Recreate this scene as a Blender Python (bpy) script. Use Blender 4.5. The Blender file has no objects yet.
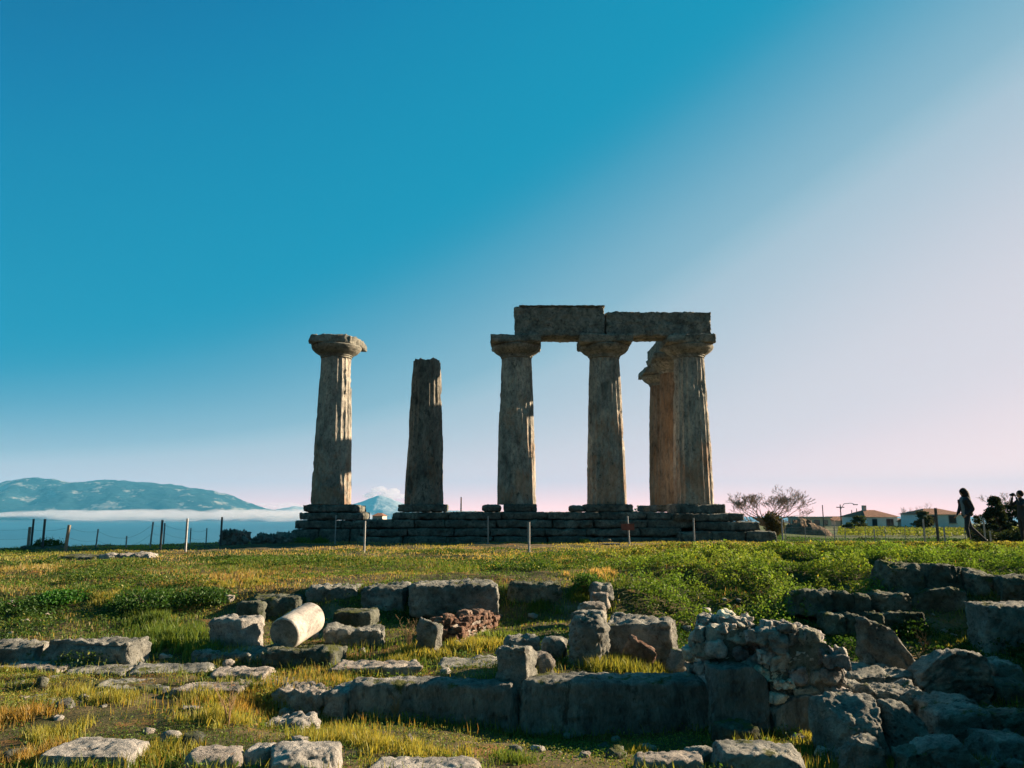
HAZE = 6.3e-5
EXPO = 1.45
HORP, HORW, SUNP, SUNW, TOFF = 1.0, 1.1465, 2.3, .8334, -.736
def _s(c): return tuple((x/255/12.92 if x/255 <= .04045 else ((x/255+.055)/1.055)**2.4) / 2**EXPO for x in c)
SKYR = [(-.6, _s((20,98,116))), (-.25, _s((16,104,134))), (0, _s((6,120,172))), (.12, _s((6,136,178))), (.3, _s((4,150,186))), (.41, _s((8,150,187))), (.57, _s((150,188,206))), (.62, _s((164,194,211))), (.78, _s((218,214,223))), (.9, _s((227,219,227))), (1, _s((246,224,230))), (1.15, _s((270,238,236)))]
BACK = 1.0
GLOW = (.46, .10, .05)
import bpy, bmesh, math, random
import numpy as np
from mathutils import Vector, Matrix

random.seed(7); rng = np.random.default_rng(11)
SC = bpy.context.scene
COL = SC.collection
PI = math.pi

# ------------------------------------------------------------------ camera model (used to work out where things stand)
F = 773.0; PITCH = math.radians(9.33)
cp, sp = math.cos(PITCH), math.sin(PITCH)
def tn(py):
    v = (384 - py) / F
    return (sp + v * cp) / (cp - v * sp)
def P(px, py, d):
    u = (px - 512) / F; v = (384 - py) / F; fw = cp - v * sp
    return Vector((u / fw * d, d, (sp + v * cp) / fw * d))

# ------------------------------------------------------------------ noise
def _h(i, j, k, s):
    n = (i * 374761393 + j * 668265263 + k * 2147483647 * 3 + s * 1274126177) & 0xffffffff
    n = ((n ^ (n >> 13)) * 1274126177) & 0xffffffff
    n = ((n ^ (n >> 16)) * 2246822519) & 0xffffffff
    return ((n ^ (n >> 15)) & 0xffffff) / float(0xffffff)
def vnoise(p, s=0):
    p = np.asarray(p, float)
    f = np.floor(p); t = p - f; t = t * t * (3 - 2 * t); i = f.astype(np.int64)
    r = 0
    for a in (0, 1):
        wx = t[:, 0] if a else 1 - t[:, 0]
        for b in (0, 1):
            wy = t[:, 1] if b else 1 - t[:, 1]
            for c in (0, 1):
                wz = t[:, 2] if c else 1 - t[:, 2]
                r = r + wx * wy * wz * _h(i[:, 0] + a, i[:, 1] + b, i[:, 2] + c, s)
    return r * 2 - 1
def fbm(p, o=4, s=0, g=.5):
    p = np.asarray(p, float); r = 0; a = 1; n = 0
    for k in range(o):
        r = r + a * vnoise(p * (2.03 ** k) + k * 17.3, s + k); n += a; a *= g
    return r / n
def ss(a, b, x):
    t = np.clip((x - a) / (b - a), 0, 1); return t * t * (3 - 2 * t)

# ------------------------------------------------------------------ object helpers
def mesh_from(name, V, Fc, mat=None, parent=None, smooth=True, loc=None):
    me = bpy.data.meshes.new(name)
    V = np.asarray(V, dtype=np.float32)
    if isinstance(Fc, np.ndarray):
        n = Fc.shape[1]
        me.vertices.add(len(V)); me.vertices.foreach_set('co', V.ravel())
        me.loops.add(Fc.size); me.loops.foreach_set('vertex_index', Fc.astype(np.int32).ravel())
        me.polygons.add(len(Fc)); me.polygons.foreach_set('loop_start', np.arange(0, Fc.size, n, dtype=np.int32))
        me.update(calc_edges=True)
    else:
        me.from_pydata(V.tolist(), [], [list(map(int, f)) for f in Fc])
    me.validate()
    if smooth: me.polygons.foreach_set('use_smooth', np.ones(len(me.polygons), bool))
    o = bpy.data.objects.new(name, me); COL.objects.link(o)
    if mat: me.materials.append(mat)
    if parent: o.parent = parent
    if loc is not None: o.location = loc
    me.update()
    return o
def tag(o, label=None, cat=None, group=None, kind=None):
    if label: o['label'] = label
    if cat: o['category'] = cat
    if group: o['group'] = group
    if kind: o['kind'] = kind
    return o
def empty(name, loc, label, cat, group=None, rz=0):
    o = bpy.data.objects.new(name, None); COL.objects.link(o); o.location = loc; o.rotation_euler.z = rz
    o.empty_display_size = .2
    return tag(o, label, cat, group)
class MB:
    def __init__(s): s.v = []; s.f = []
    def box(s, x0, x1, y0, y1, z0, z1):
        n = len(s.v)
        s.v += [(x0,y0,z0),(x1,y0,z0),(x1,y1,z0),(x0,y1,z0),(x0,y0,z1),(x1,y0,z1),(x1,y1,z1),(x0,y1,z1)]
        s.f += [[n+i for i in q] for q in ((0,3,2,1),(4,5,6,7),(0,1,5,4),(1,2,6,5),(2,3,7,6),(3,0,4,7))]
        return s
    def tube(s, pts, rad, n=6, caps=True):
        pts = [Vector(p) for p in pts]; base = len(s.v)
        for i, p in enumerate(pts):
            t = (pts[min(i+1, len(pts)-1)] - pts[max(i-1, 0)])
            if t.length < 1e-9: t = Vector((0,0,1))
            t.normalize()
            a = t.orthogonal().normalized() if i == 0 else (pa - t * pa.dot(t)).normalized()
            pa = a; b = t.cross(a); r = rad[i] if hasattr(rad, '__len__') else rad
            for k in range(n):
                q = p + (a * math.cos(2*PI*k/n) + b * math.sin(2*PI*k/n)) * r
                s.v.append(tuple(q))
        for i in range(len(pts)-1):
            for k in range(n):
                A = base+i*n+k; B = base+i*n+(k+1) % n
                s.f.append([A, B, B+n, A+n])
        if caps:
            s.f.append([base+k for k in range(n)][::-1]); s.f.append([base+(len(pts)-1)*n+k for k in range(n)])
        return s
    def add(s, V, Fc):
        n = len(s.v); s.v += [tuple(v) for v in V]; s.f += [[n+i for i in f] for f in Fc]; return s
    def build(s, name, mat, parent=None, smooth=False, loc=None):
        return mesh_from(name, s.v, s.f, mat, parent, smooth, loc)

# ------------------------------------------------------------------ materials
def newmat(name):
    m = bpy.data.materials.new(name); m.use_nodes = True
    nt = m.node_tree; nt.nodes.clear()
    out = nt.nodes.new('ShaderNodeOutputMaterial')
    return m, nt, out
def N(nt, t, **k):
    n = nt.nodes.new(t)
    for a, b in k.items():
        if a.startswith('i_'):
            n.inputs[a[2:].replace('_', ' ')].default_value = b
        else: setattr(n, a, b)
    return n
def ramp(nt, fac, stops):
    r = N(nt, 'ShaderNodeValToRGB'); e = r.color_ramp.elements
    while len(e) < len(stops): e.new(.5)
    for i, (p, c) in enumerate(stops): e[i].position = p; e[i].color = (*c, 1) if len(c) == 3 else c
    nt.links.new(fac, r.inputs[0]); return r.outputs[0]
def mix(nt, fac, a, b, mode='MIX'):
    m = N(nt, 'ShaderNodeMix', data_type='RGBA', blend_type=mode)
    for s, v in ((m.inputs[0], fac), (m.inputs[6], a), (m.inputs[7], b)):
        if hasattr(v, 'links'): nt.links.new(v, s)
        elif isinstance(v, tuple): s.default_value = (*v, 1)
        else: s.default_value = v
    return m.outputs[2]
def coords(nt, scale=(1,1,1), rnd=True, world=False):
    if world:
        src = N(nt, 'ShaderNodeNewGeometry').outputs['Position']
    else:
        src = N(nt, 'ShaderNodeTexCoord').outputs['Object']
    mp = N(nt, 'ShaderNodeMapping'); mp.inputs['Scale'].default_value = scale
    nt.links.new(src, mp.inputs['Vector'])
    if rnd:
        oi = N(nt, 'ShaderNodeObjectInfo'); ml = N(nt, 'ShaderNodeMath', operation='MULTIPLY'); ml.inputs[1].default_value = 53
        nt.links.new(oi.outputs['Random'], ml.inputs[0]); nt.links.new(ml.outputs[0], mp.inputs['Location'])
    return mp.outputs[0]
def noise(nt, vec, scale, detail=6, rough=.6, dist=0):
    n = N(nt, 'ShaderNodeTexNoise'); n.inputs['Scale'].default_value = scale; n.inputs['Detail'].default_value = detail
    n.inputs['Roughness'].default_value = rough; n.inputs['Distortion'].default_value = dist
    nt.links.new(vec, n.inputs['Vector']); return n.outputs['Fac']
def bsdf(nt, out, col, rough=.9, bump=None, bs=.5, bd=.02, spec=.2):
    b = N(nt, 'ShaderNodeBsdfPrincipled'); b.inputs['Specular IOR Level'].default_value = spec
    for s, v in ((b.inputs['Base Color'], col), (b.inputs['Roughness'], rough)):
        if hasattr(v, 'links'): nt.links.new(v, s)
        elif isinstance(v, tuple): s.default_value = (*v, 1)
        else: s.default_value = v
    if bump is not None:
        bm = N(nt, 'ShaderNodeBump'); bm.inputs['Strength'].default_value = bs; bm.inputs['Distance'].default_value = bd
        nt.links.new(bump, bm.inputs['Height']); nt.links.new(bm.outputs[0], b.inputs['Normal'])
    nt.links.new(b.outputs[0], out.inputs[0]); return b
def madd(nt, a, b, k=1.0):
    m = N(nt, 'ShaderNodeMath', operation='MULTIPLY_ADD'); nt.links.new(b, m.inputs[0]); m.inputs[1].default_value = k
    nt.links.new(a, m.inputs[2]); return m.outputs[0]

def stone_mat(name, dark, mid, light, lichen=None, lich_amt=.58, sc=1.0, stretch=(1,1,1), rust=None, rust_amt=.55, bs=1.0, bd=.05, cells=0, grad=0, tone=False, moss=0):
    m, nt, out = newmat(name)
    v = coords(nt, stretch)
    n1 = noise(nt, v, 1.6*sc, 8, .68, .3); n2 = noise(nt, v, 9*sc, 8, .72); n3 = noise(nt, v, 60*sc, 5, .7)
    c = ramp(nt, n1, [(.32, dark), (.5, mid), (.68, light)])
    c2 = ramp(nt, n2, [(.33, (.25,.26,.27)), (.47, (.75,.75,.75)), (.66, (1.2,1.17,1.12))])
    c = mix(nt, .85, c, c2, 'MULTIPLY')
    c3 = ramp(nt, n3, [(.35, (.62,.62,.62)), (.6, (1.1,1.1,1.1))])
    c = mix(nt, .7, c, c3, 'MULTIPLY')
    if tone:
        at = N(nt, 'ShaderNodeAttribute', attribute_name='tone'); c = mix(nt, 1, c, at.outputs['Color'], 'MULTIPLY')
    if cells:
        vc = N(nt, 'ShaderNodeTexVoronoi'); vc.inputs['Scale'].default_value = cells; nt.links.new(v, vc.inputs['Vector'])
        sc_ = N(nt, 'ShaderNodeSeparateColor'); nt.links.new(vc.outputs['Color'], sc_.inputs[0])
        c = mix(nt, .8, c, ramp(nt, sc_.outputs[0], [(0, (.45,.45,.48)), (.5, (.85,.82,.78)), (1, (1.4,1.35,1.25))]), 'MULTIPLY')
    if rust:
        nr = noise(nt, v, .9*sc, 6, .7, .5)
        if grad:
            so2 = N(nt, 'ShaderNodeSeparateXYZ'); nt.links.new(N(nt, 'ShaderNodeTexCoord').outputs['Object'], so2.inputs[0])
            nr = madd(nt, nr, so2.outputs[2], -grad)
        f = ramp(nt, nr, [(rust_amt, (0,0,0)), (rust_amt+.1, (1,1,1))])
        c = mix(nt, f, c, mix(nt, .5, c, rust))
    if lichen:
        f = ramp(nt, noise(nt, v, 5*sc, 7, .75, .4), [(lich_amt, (0,0,0)), (lich_amt+.05, (1,1,1))])
        c = mix(nt, f, c, mix(nt, .75, c, lichen))
    if moss:
        gn = N(nt, 'ShaderNodeNewGeometry'); sz = N(nt, 'ShaderNodeSeparateXYZ'); nt.links.new(gn.outputs['Normal'], sz.inputs[0])
        f = ramp(nt, madd(nt, noise(nt, v, 3.5*sc, 6, .7), sz.outputs[2], .12), [(moss, (0,0,0)), (moss+.06, (1,1,1))])
        c = mix(nt, f, c, mix(nt, noise(nt, v, 30, 3), (.05,.075,.02), (.15,.15,.05)))
    # pits
    vo = N(nt, 'ShaderNodeTexVoronoi'); vo.inputs['Scale'].default_value = 16*sc; nt.links.new(v, vo.inputs['Vector'])
    pit = ramp(nt, vo.outputs['Distance'], [(.08, (0,0,0)), (.3, (1,1,1))])
    msk = ramp(nt, noise(nt, v, 4*sc, 4), [(.5, (1,1,1)), (.62, (0,0,0))])
    pit = mix(nt, 1, pit, msk, 'LIGHTEN')
    c = mix(nt, .55, c, pit, 'MULTIPLY')
    h = madd(nt, madd(nt, madd(nt, n2, n1, .8), n3, .45), pit, .5)
    bsdf(nt, out, c, .92, h, bs, bd)
    return m
M = {}
M['lime'] = stone_mat('weathered_limestone', (.13,.14,.125), (.31,.315,.29), (.54,.53,.48), (.07,.07,.065), .60, moss=.68)
M['lime_pale'] = stone_mat('pale_limestone', (.30,.30,.28), (.52,.50,.47), (.70,.67,.62), (.12,.11,.10), .64)
M['lime_dark'] = stone_mat('mossy_shade_dark_stone', (.055,.07,.05), (.16,.175,.145), (.31,.32,.27), (.05,.065,.03), .56, moss=.62)  # mossy stone, also darkened so its colour carries shade on the bank blocks
M['lime_rust'] = stone_mat('stone_with_orange_lichen', (.20,.19,.17), (.44,.40,.36), (.60,.55,.49), (.34,.17,.07), .60)
M['temple'] = stone_mat('temple_shaft_stone', (.18,.19,.175), (.47,.45,.40), (.78,.70,.59), (.055,.06,.05), .59, 1.0, (1,1,.55), (.50,.27,.15), .44, .9, .05, grad=.026)
M['rubble'] = stone_mat('mixed_rubble_stone', (.24,.24,.23), (.50,.48,.45), (.72,.68,.62), (.06,.06,.055), .62, 1.0, tone=True)
M['trench'] = stone_mat('stained_trench_stone', (.11,.12,.115), (.27,.275,.26), (.48,.47,.43), (.05,.055,.045), .58, 1.0, (1,1,.4), moss=.66)
M['temple_dark'] = stone_mat('dark_eroded_shaft_stone', (.10,.105,.095), (.26,.25,.22), (.46,.42,.36), (.04,.045,.04), .56, 1.0, (1,1,.55), (.36,.20,.12), .50, 1.0, .06, grad=.026)
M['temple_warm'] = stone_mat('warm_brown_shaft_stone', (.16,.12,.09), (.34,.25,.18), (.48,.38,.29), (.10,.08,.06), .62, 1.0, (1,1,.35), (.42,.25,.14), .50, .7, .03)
M['temple_top'] = stone_mat('temple_beam_stone', (.12,.13,.12), (.29,.29,.25), (.50,.47,.40), (.045,.045,.04), .56, 1.0, (1,1,1), (.32,.22,.12), .62, .7, .03)
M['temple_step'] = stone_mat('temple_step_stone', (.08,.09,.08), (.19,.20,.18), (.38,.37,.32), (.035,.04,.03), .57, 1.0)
M['brick'] = stone_mat('old_red_brick', (.16,.10,.08), (.32,.19,.14), (.46,.36,.29), (.2,.18,.15), .62, 2.5)
M['marble'] = stone_mat('smooth_marble_drum', (.44,.41,.38), (.58,.54,.49), (.68,.64,.58), (.32,.29,.26), .64, .8, (1,1,1), None, .5, .25, .012)

def plain(name, c, rough=.7, var=.25, sc=8, metal=0):
    m, nt, out = newmat(name); v = coords(nt)
    n = noise(nt, v, sc, 5)
    col = ramp(nt, n, [(.3, tuple(x*(1-var) for x in c)), (.7, tuple(min(1, x*(1+var)) for x in c))])
    b = bsdf(nt, out, col, rough, n, .25, .01, .4); b.inputs['Metallic'].default_value = metal
    return m
M['post'] = plain('galvanised_post', (.34,.35,.36), .5, .25, 14, .3)
M['post_dark'] = plain('dark_post', (.07,.075,.08), .7)
M['post_wood'] = plain('grey_wooden_post', (.30,.25,.20), .85, .4, 10)
M['wire'] = plain('fence_wire', (.12,.12,.13), .5)
M['sign'] = plain('rust_red_sign', (.22,.07,.05), .7, .3)
M['wall_white'] = plain('whitewashed_wall', (.62,.66,.68), .9, .08, 2)
M['wall_cream'] = plain('cream_wall', (.55,.50,.43), .9, .1, 2)
M['wall_grey'] = plain('grey_render_wall', (.34,.34,.33), .9, .12, 2)
M['shutter'] = plain('blue_grey_shutter', (.08,.12,.16), .6)
M['glass'] = plain('dark_window_glass', (.02,.03,.04), .1)
M['bark'] = plain('tree_bark', (.10,.08,.06), .95, .4, 12)
M['pole'] = plain('utility_pole_wood', (.13,.11,.10), .9)
M['hair'] = plain('dark_brown_hair', (.014,.010,.009), .8, .3, 30)
M['skin'] = plain('skin', (.50,.30,.22), .6, .06, 5)
M['jacket'] = plain('dark_navy_jacket', (.022,.028,.04), .85)
M['scarf'] = plain('light_blue_lining', (.16,.22,.28), .9)
M['jeans'] = plain('dark_jeans', (.02,.03,.05), .9)
M['shoe'] = plain('dark_shoes', (.03,.025,.022), .6)
M['black'] = plain('black_plastic', (.012,.012,.013), .4)
# roof tiles
m, nt, out = newmat('clay_roof_tiles'); v = coords(nt)
w = N(nt, 'ShaderNodeTexWave', wave_type='BANDS', bands_direction='DIAGONAL'); w.inputs['Scale'].default_value = 2.2; nt.links.new(v, w.inputs['Vector'])
n_ = noise(nt, v, 3, 5)
bsdf(nt, out, ramp(nt, n_, [(.3, (.16,.08,.055)), (.7, (.34,.18,.12))]), .9, w.outputs['Fac'], .6, .05); M['tiles'] = m
# leaves: vertex colour x translucent
def leaf_mat(name, trans=.45, tint=(1.25,1.2,.6)):
    m, nt, out = newmat(name)
    a = N(nt, 'ShaderNodeAttribute', attribute_name='tint')
    d = N(nt, 'ShaderNodeBsdfDiffuse'); t = N(nt, 'ShaderNodeBsdfTranslucent'); mx = N(nt, 'ShaderNodeMixShader'); mx.inputs[0].default_value = trans
    nt.links.new(a.outputs['Color'], d.inputs[0])
    nt.links.new(mix(nt, 1, a.outputs['Color'], tint, 'MULTIPLY'), t.inputs[0])
    nt.links.new(d.outputs[0], mx.inputs[1]); nt.links.new(t.outputs[0], mx.inputs[2])
    g = N(nt, 'ShaderNodeBsdfGlossy'); g.inputs['Roughness'].default_value = .45; g.inputs[0].default_value = (1,1,1,1)
    m2 = N(nt, 'ShaderNodeMixShader'); m2.inputs[0].default_value = .010
    nt.links.new(mx.outputs[0], m2.inputs[1]); nt.links.new(g.outputs[0], m2.inputs[2]); nt.links.new(m2.outputs[0], out.inputs[0])
    return m
M['grass'] = leaf_mat('grass_blades', .45, (1.5,1.25,.55)); M['leaf'] = leaf_mat('green_leaves', .38, (1.3,1.35,.5))
M['leaf_far'] = leaf_mat('tree_leaves', .25)
def set_tint(o, cols_per_vert):
    at = o.data.color_attributes.new('tint', 'FLOAT_COLOR', 'POINT')
    c = np.ones((len(cols_per_vert), 4), np.float32); c[:, :3] = cols_per_vert
    at.data.foreach_set('color', c.ravel())

# ------------------------------------------------------------------ terrain
TD = np.array([2, 4, 6, 7.4, 8.0, 8.35, 9.6, 10.2, 11.5, 12.5, 13.2, 15, 18, 24, 30, 34, 60])
TB = np.array([-2500, 210, 300, 620, 700, 860, 1060, 1170, 4000])
TZ = np.array([
 [-1.6,-1.62,-1.82,-1.80,-1.80,-1.82,-1.85,-1.62,-1.52,-1.46,-1.42,-1.33,-1.22,-1.17,-1.17,-1.2,-1.3],
 [-1.6,-1.62,-1.82,-1.80,-1.80,-1.82,-1.83,-1.76,-1.68,-1.62,-1.38,-1.27,-1.20,-1.17,-1.20,-1.25,-1.3],
 [-1.6,-1.66,-1.84,-1.95,-2.02,-1.80,-1.82,-1.79,-1.76,-1.70,-1.24,-1.20,-1.18,-1.15,-1.22,-1.26,-1.3],
 [-1.6,-1.70,-1.87,-2.08,-2.14,-1.70,-1.76,-1.76,-1.74,-1.66,-1.30,-1.18,-1.14,-1.10,-1.20,-1.26,-1.3],
 [-1.6,-1.75,-1.88,-2.08,-2.14,-1.95,-2.00,-1.98,-1.94,-1.78,-1.60,-1.22,-1.04,-1.02,-1.15,-1.25,-1.3],
 [-1.6,-1.78,-1.95,-2.08,-2.14,-2.12,-2.08,-2.06,-2.02,-1.85,-1.52,-1.12,-1.0,-1.0,-1.28,-1.5,-1.8],
 [-1.6,-1.78,-1.95,-2.00,-2.05,-2.08,-2.04,-2.02,-1.96,-1.60,-1.12,-1.02,-.99,-1.0,-1.28,-1.5,-1.8],
 [-1.1,-.75,-.45,-.35,-.30,-.28,-.25,-.25,-.30,-.40,-.60,-.85,-.95,-1.0,-1.28,-1.5,-1.8],  # unseen rise right of view, added to shade the near boulder heap
 [-1.0,-.65,-.4,-.3,-.25,-.25,-.25,-.25,-.30,-.40,-.60,-.85,-.95,-1.0,-1.28,-1.5,-1.8]])
def table(x, y):
    yy = np.maximum(y, 1.5)
    b = np.clip(512 + F * x / (yy * .985), -2400, 3900)
    cols = np.stack([np.interp(yy, TD, r) for r in TZ], 0)
    i = np.clip(np.searchsorted(TB, b) - 1, 0, len(TB) - 2)
    t = (b - TB[i]) / (TB[i+1] - TB[i]); t = t * t * (3 - 2 * t)
    k = np.arange(len(b))
    return cols[i, k] * (1 - t) + cols[i+1, k] * t, b
def terrain(x, y, fine=True):
    x = np.atleast_1d(np.asarray(x, float)); y = np.atleast_1d(np.asarray(y, float))
    z, b = table(x, y)
    near = ss(40, 26, y)
    p = np.stack([x, y, 0*x], 1)
    if fine:
        bank = ss(610, 690, b) * ss(11, 12.5, y) * ss(26, 20, y)
        z = z + near * (.075 * fbm(p * .9, 3, 5) + .035 * fbm(p * 3.2, 3, 6) + .018 * fbm(p * 11, 2, 7))
        z = z + bank * (.24 * fbm(p * 1.1, 3, 15) + .02)
        # dry strata ledges to the left
        led = ss(420, 240, b) * ss(10.2, 9.4, y) * ss(6.6, 7.6, y)
        z = z + led * .10 * np.floor((fbm(p * np.array([.35, 1.5, 1]), 3, 21) + 1) * 2.2) * .5 - led * .09
    # back of the plateau: falls away on the left and behind the temple, village side stays up
    ex = np.interp(x, [-60, -17, -11.5, -9.6, 0, 20, 26], [24.5, 25.5, 30, 46, 50, 50, 50])
    r = x / np.maximum(y, 1)
    keep = np.where(y > 45, ss(.20, .29, r), 0) * 1.0
    keep = np.maximum(keep, ss(24, 32, x) * (y <= 60))
    far_keep = keep * ss(420, 260, y)
    t = np.maximum(0, y - ex)
    fall = 76 * (1 - np.exp(-t / 130.0)) + .02 * np.minimum(t, 40)
    vill = np.where(y > 30, -.45 * ss(30, 46, y) + .35 * ss(52, 62, y) - .011 * np.maximum(0, y - 62), 0)
    p2 = p * .02
    z = z - fall * (1 - far_keep) + vill * far_keep
    z = z + np.where(t > 60, fbm(p2, 3, 9) * 4 * (1 - far_keep) * ss(60, 400, t), 0)
    # coast
    cst = 1350 + 250 * fbm(p * .0012, 3, 31)
    z = z - 14 * ss(0, 250, y - cst)
    # fall also far left/right/behind
    z = np.where(np.abs(x) > 260, z - 3 * 0, z)
    return z
def tz(x, y): return float(terrain(x, y)[0])
def hit(px, py, dmin=3.0, dmax=60):
    ds = np.arange(dmin, dmax, .04); t = tn(py)
    u = (px - 512) / F; v = (384 - py) / F; k = u / (cp - v * sp)
    z = terrain(k * ds, ds)
    w = np.where(t * ds <= z)[0]
    d = ds[w[0]] if len(w) else dmax
    return Vector((k * d, d, t * d))

def axis(fine0, fine1, step, far0, far1, g=1.13):
    a = list(np.arange(fine0, fine1 + 1e-6, step))
    s = step; v = fine1
    while v < far1: s *= g; v += s; a.append(v)
    s = step; v = fine0; b = []
    while v > far0: s *= g; v -= s; b.append(v)
    return np.array(b[::-1] + a)
xs = axis(-12, 13, .085, -10400, 10400, 1.09); ys = axis(5, 17, .07, -600, 10900, 1.045)
X, Y = np.meshgrid(xs, ys)
Z = terrain(X.ravel(), Y.ravel()).reshape(X.shape)
V = np.stack([X.ravel(), Y.ravel(), Z.ravel()], 1)
ny, nx = X.shape
idx = np.arange(nx * ny).reshape(ny, nx)
Q = np.stack([idx[:-1, :-1].ravel(), idx[:-1, 1:].ravel(), idx[1:, 1:].ravel(), idx[1:, :-1].ravel()], 1)
m, nt, out = newmat('soil_and_moss'); v = coords(nt, (1,1,1), False, True)
na = noise(nt, v, .55, 7, .65, .3); nb = noise(nt, v, 4.5, 7, .7); nc = noise(nt, v, 38, 4, .65)
c = ramp(nt, na, [(.36, (.030,.045,.014)), (.47, (.075,.075,.03)), (.56, (.15,.115,.06)), (.68, (.27,.22,.16))])
c = mix(nt, .8, c, ramp(nt, nb, [(.32, (.45,.5,.4)), (.52, (.9,.9,.85)), (.7, (1.2,1.12,1.0))]), 'MULTIPLY')
c = mix(nt, ramp(nt, noise(nt, v, 1.3, 5, .6, .4), [(.57, (0,0,0)), (.64, (.8,.8,.8))]), c, (.26,.13,.045))
c = mix(nt, .6, c, ramp(nt, nc, [(.35, (.6,.6,.6)), (.62, (1.15,1.15,1.15))]), 'MULTIPLY')
# distance from the ruins: lowland fields
sx = N(nt, 'ShaderNodeSeparateXYZ'); nt.links.new(v, sx.inputs[0])
far = N(nt, 'ShaderNodeMapRange'); far.inputs[1].default_value = 45; far.inputs[2].default_value = 60; nt.links.new(sx.outputs[1], far.inputs[0])
fld = ramp(nt, noise(nt, v, .035, 5, .6), [(.35, (.035,.065,.02)), (.5, (.07,.11,.03)), (.65, (.15,.13,.07))])
c = mix(nt, far.outputs[0], c, fld)
h = madd(nt, madd(nt, na, nb, .6), nc, .3)
bsdf(nt, out, c, .95, h, .9, .05); M['soil'] = m
g = mesh_from('ground', V, Q, M['soil']); tag(g, kind='structure')
# ------------------------------------------------------------------ sea, mountains, haze, clouds
m, nt, out = newmat('gulf_water'); v = coords(nt, (1,.3,1), False, True)
bsdf(nt, out, ramp(nt, noise(nt, v, .0012, 5), [(.35, (.02,.08,.13)), (.65, (.04,.13,.19))]), .35, noise(nt, v, .05, 4), .3, 1.0, .5); M['sea'] = m
sea = MB(); sea.v = [(-10300,1000,-79),(10300,1000,-79),(10300,10800,-79),(-10300,10800,-79)]; sea.f = [[0,1,2,3]]
tag(sea.build('sea', M['sea']), kind='structure')

def mountain_mat(name, lo, hi, rock):
    m, nt, out = newmat(name); v = coords(nt, (1,1,1.6), False)
    n1 = noise(nt, v, .0016, 8, .65); n2 = noise(nt, v, .0033, 8, .72)
    c = ramp(nt, n1, [(.35, lo), (.65, hi)])
    c = mix(nt, ramp(nt, n2, [(.535, (0,0,0)), (.58, (1,1,1))]), c, rock)
    bsdf(nt, out, c, .95, noise(nt, v, .006, 8), .8, 40); return m
M['mtn'] = mountain_mat('scrubby_limestone_mountain', (.01,.04,.05), (.03,.07,.08), (.34,.33,.31))
def mountain(name, pts, d, depth, base=-80, seed=3, mat=None, amp=.42):
    """pts: ridge profile (px, py) seen at distance d; becomes a long massif with spurs and gullies running down to the sea."""
    nxm, nym = 260, 70
    pxs = np.linspace(pts[0][0], pts[-1][0], nxm)
    top = np.interp(pxs, [p[0] for p in pts], [tn(p[1]) * d for p in pts])
    Xr = (pxs - 512) / F / cp * d
    s = np.linspace(-1, 1, nym)
    XX, S = np.meshgrid(Xr, s); TT = np.tile(top, (nym, 1))
    YY = d + S * depth
    fall = (1 - np.abs(S) ** 1.25)
    p = np.stack([XX.ravel() / 900, YY.ravel() / 900, 0 * XX.ravel()], 1)
    n1 = (1 - np.abs(fbm(p, 5, seed))).reshape(XX.shape)
    n2 = fbm(p * 3, 4, seed + 9).reshape(XX.shape)
    hgt = base + (TT - base) * np.clip(fall * (1 + amp * 1.6 * (n1 - .75) * (1 - fall * .8) * 2) + amp * n2 * fall * (1 - fall) * 1.6 , -.03, 1.2)
    hgt = hgt - 6 * (1 - fall) 
    hgt += (fbm(p * 9, 3, 77).reshape(XX.shape)) * 14 * fall
    idx = np.arange(nxm * nym).reshape(nym, nxm)
    Q = np.stack([idx[:-1, :-1].ravel(), idx[:-1, 1:].ravel(), idx[1:, 1:].ravel(), idx[1:, :-1].ravel()], 1)
    o = mesh_from(name, np.stack([XX.ravel(), YY.ravel(), hgt.ravel()], 1), Q, mat)
    return tag(o, kind='structure')
mountain('mountain', [(-420,516),(-300,500),(-150,488),(-60,486),(0,484),(40,479),(62,481),(80,484),(110,482),(150,484),(185,487),(205,490),(235,494),(252,501),(270,508),(290,515),(300,518)], 8000, 1100, mat=M['mtn'])
mountain('far_mountain', [(225,517),(270,511),(300,507),(330,509),(352,506),(368,501),(382,496.5),(392,499),(410,505),(430,509),(480,512),(560,514),(640,517)], 10000, 500, mat=mountain_mat('far_rock_haze_paled', (.34,.38,.42), (.44,.46,.48), (.6,.6,.6)), seed=8)  # distance haze painted into the far peak: its rock colour is lightened

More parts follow.
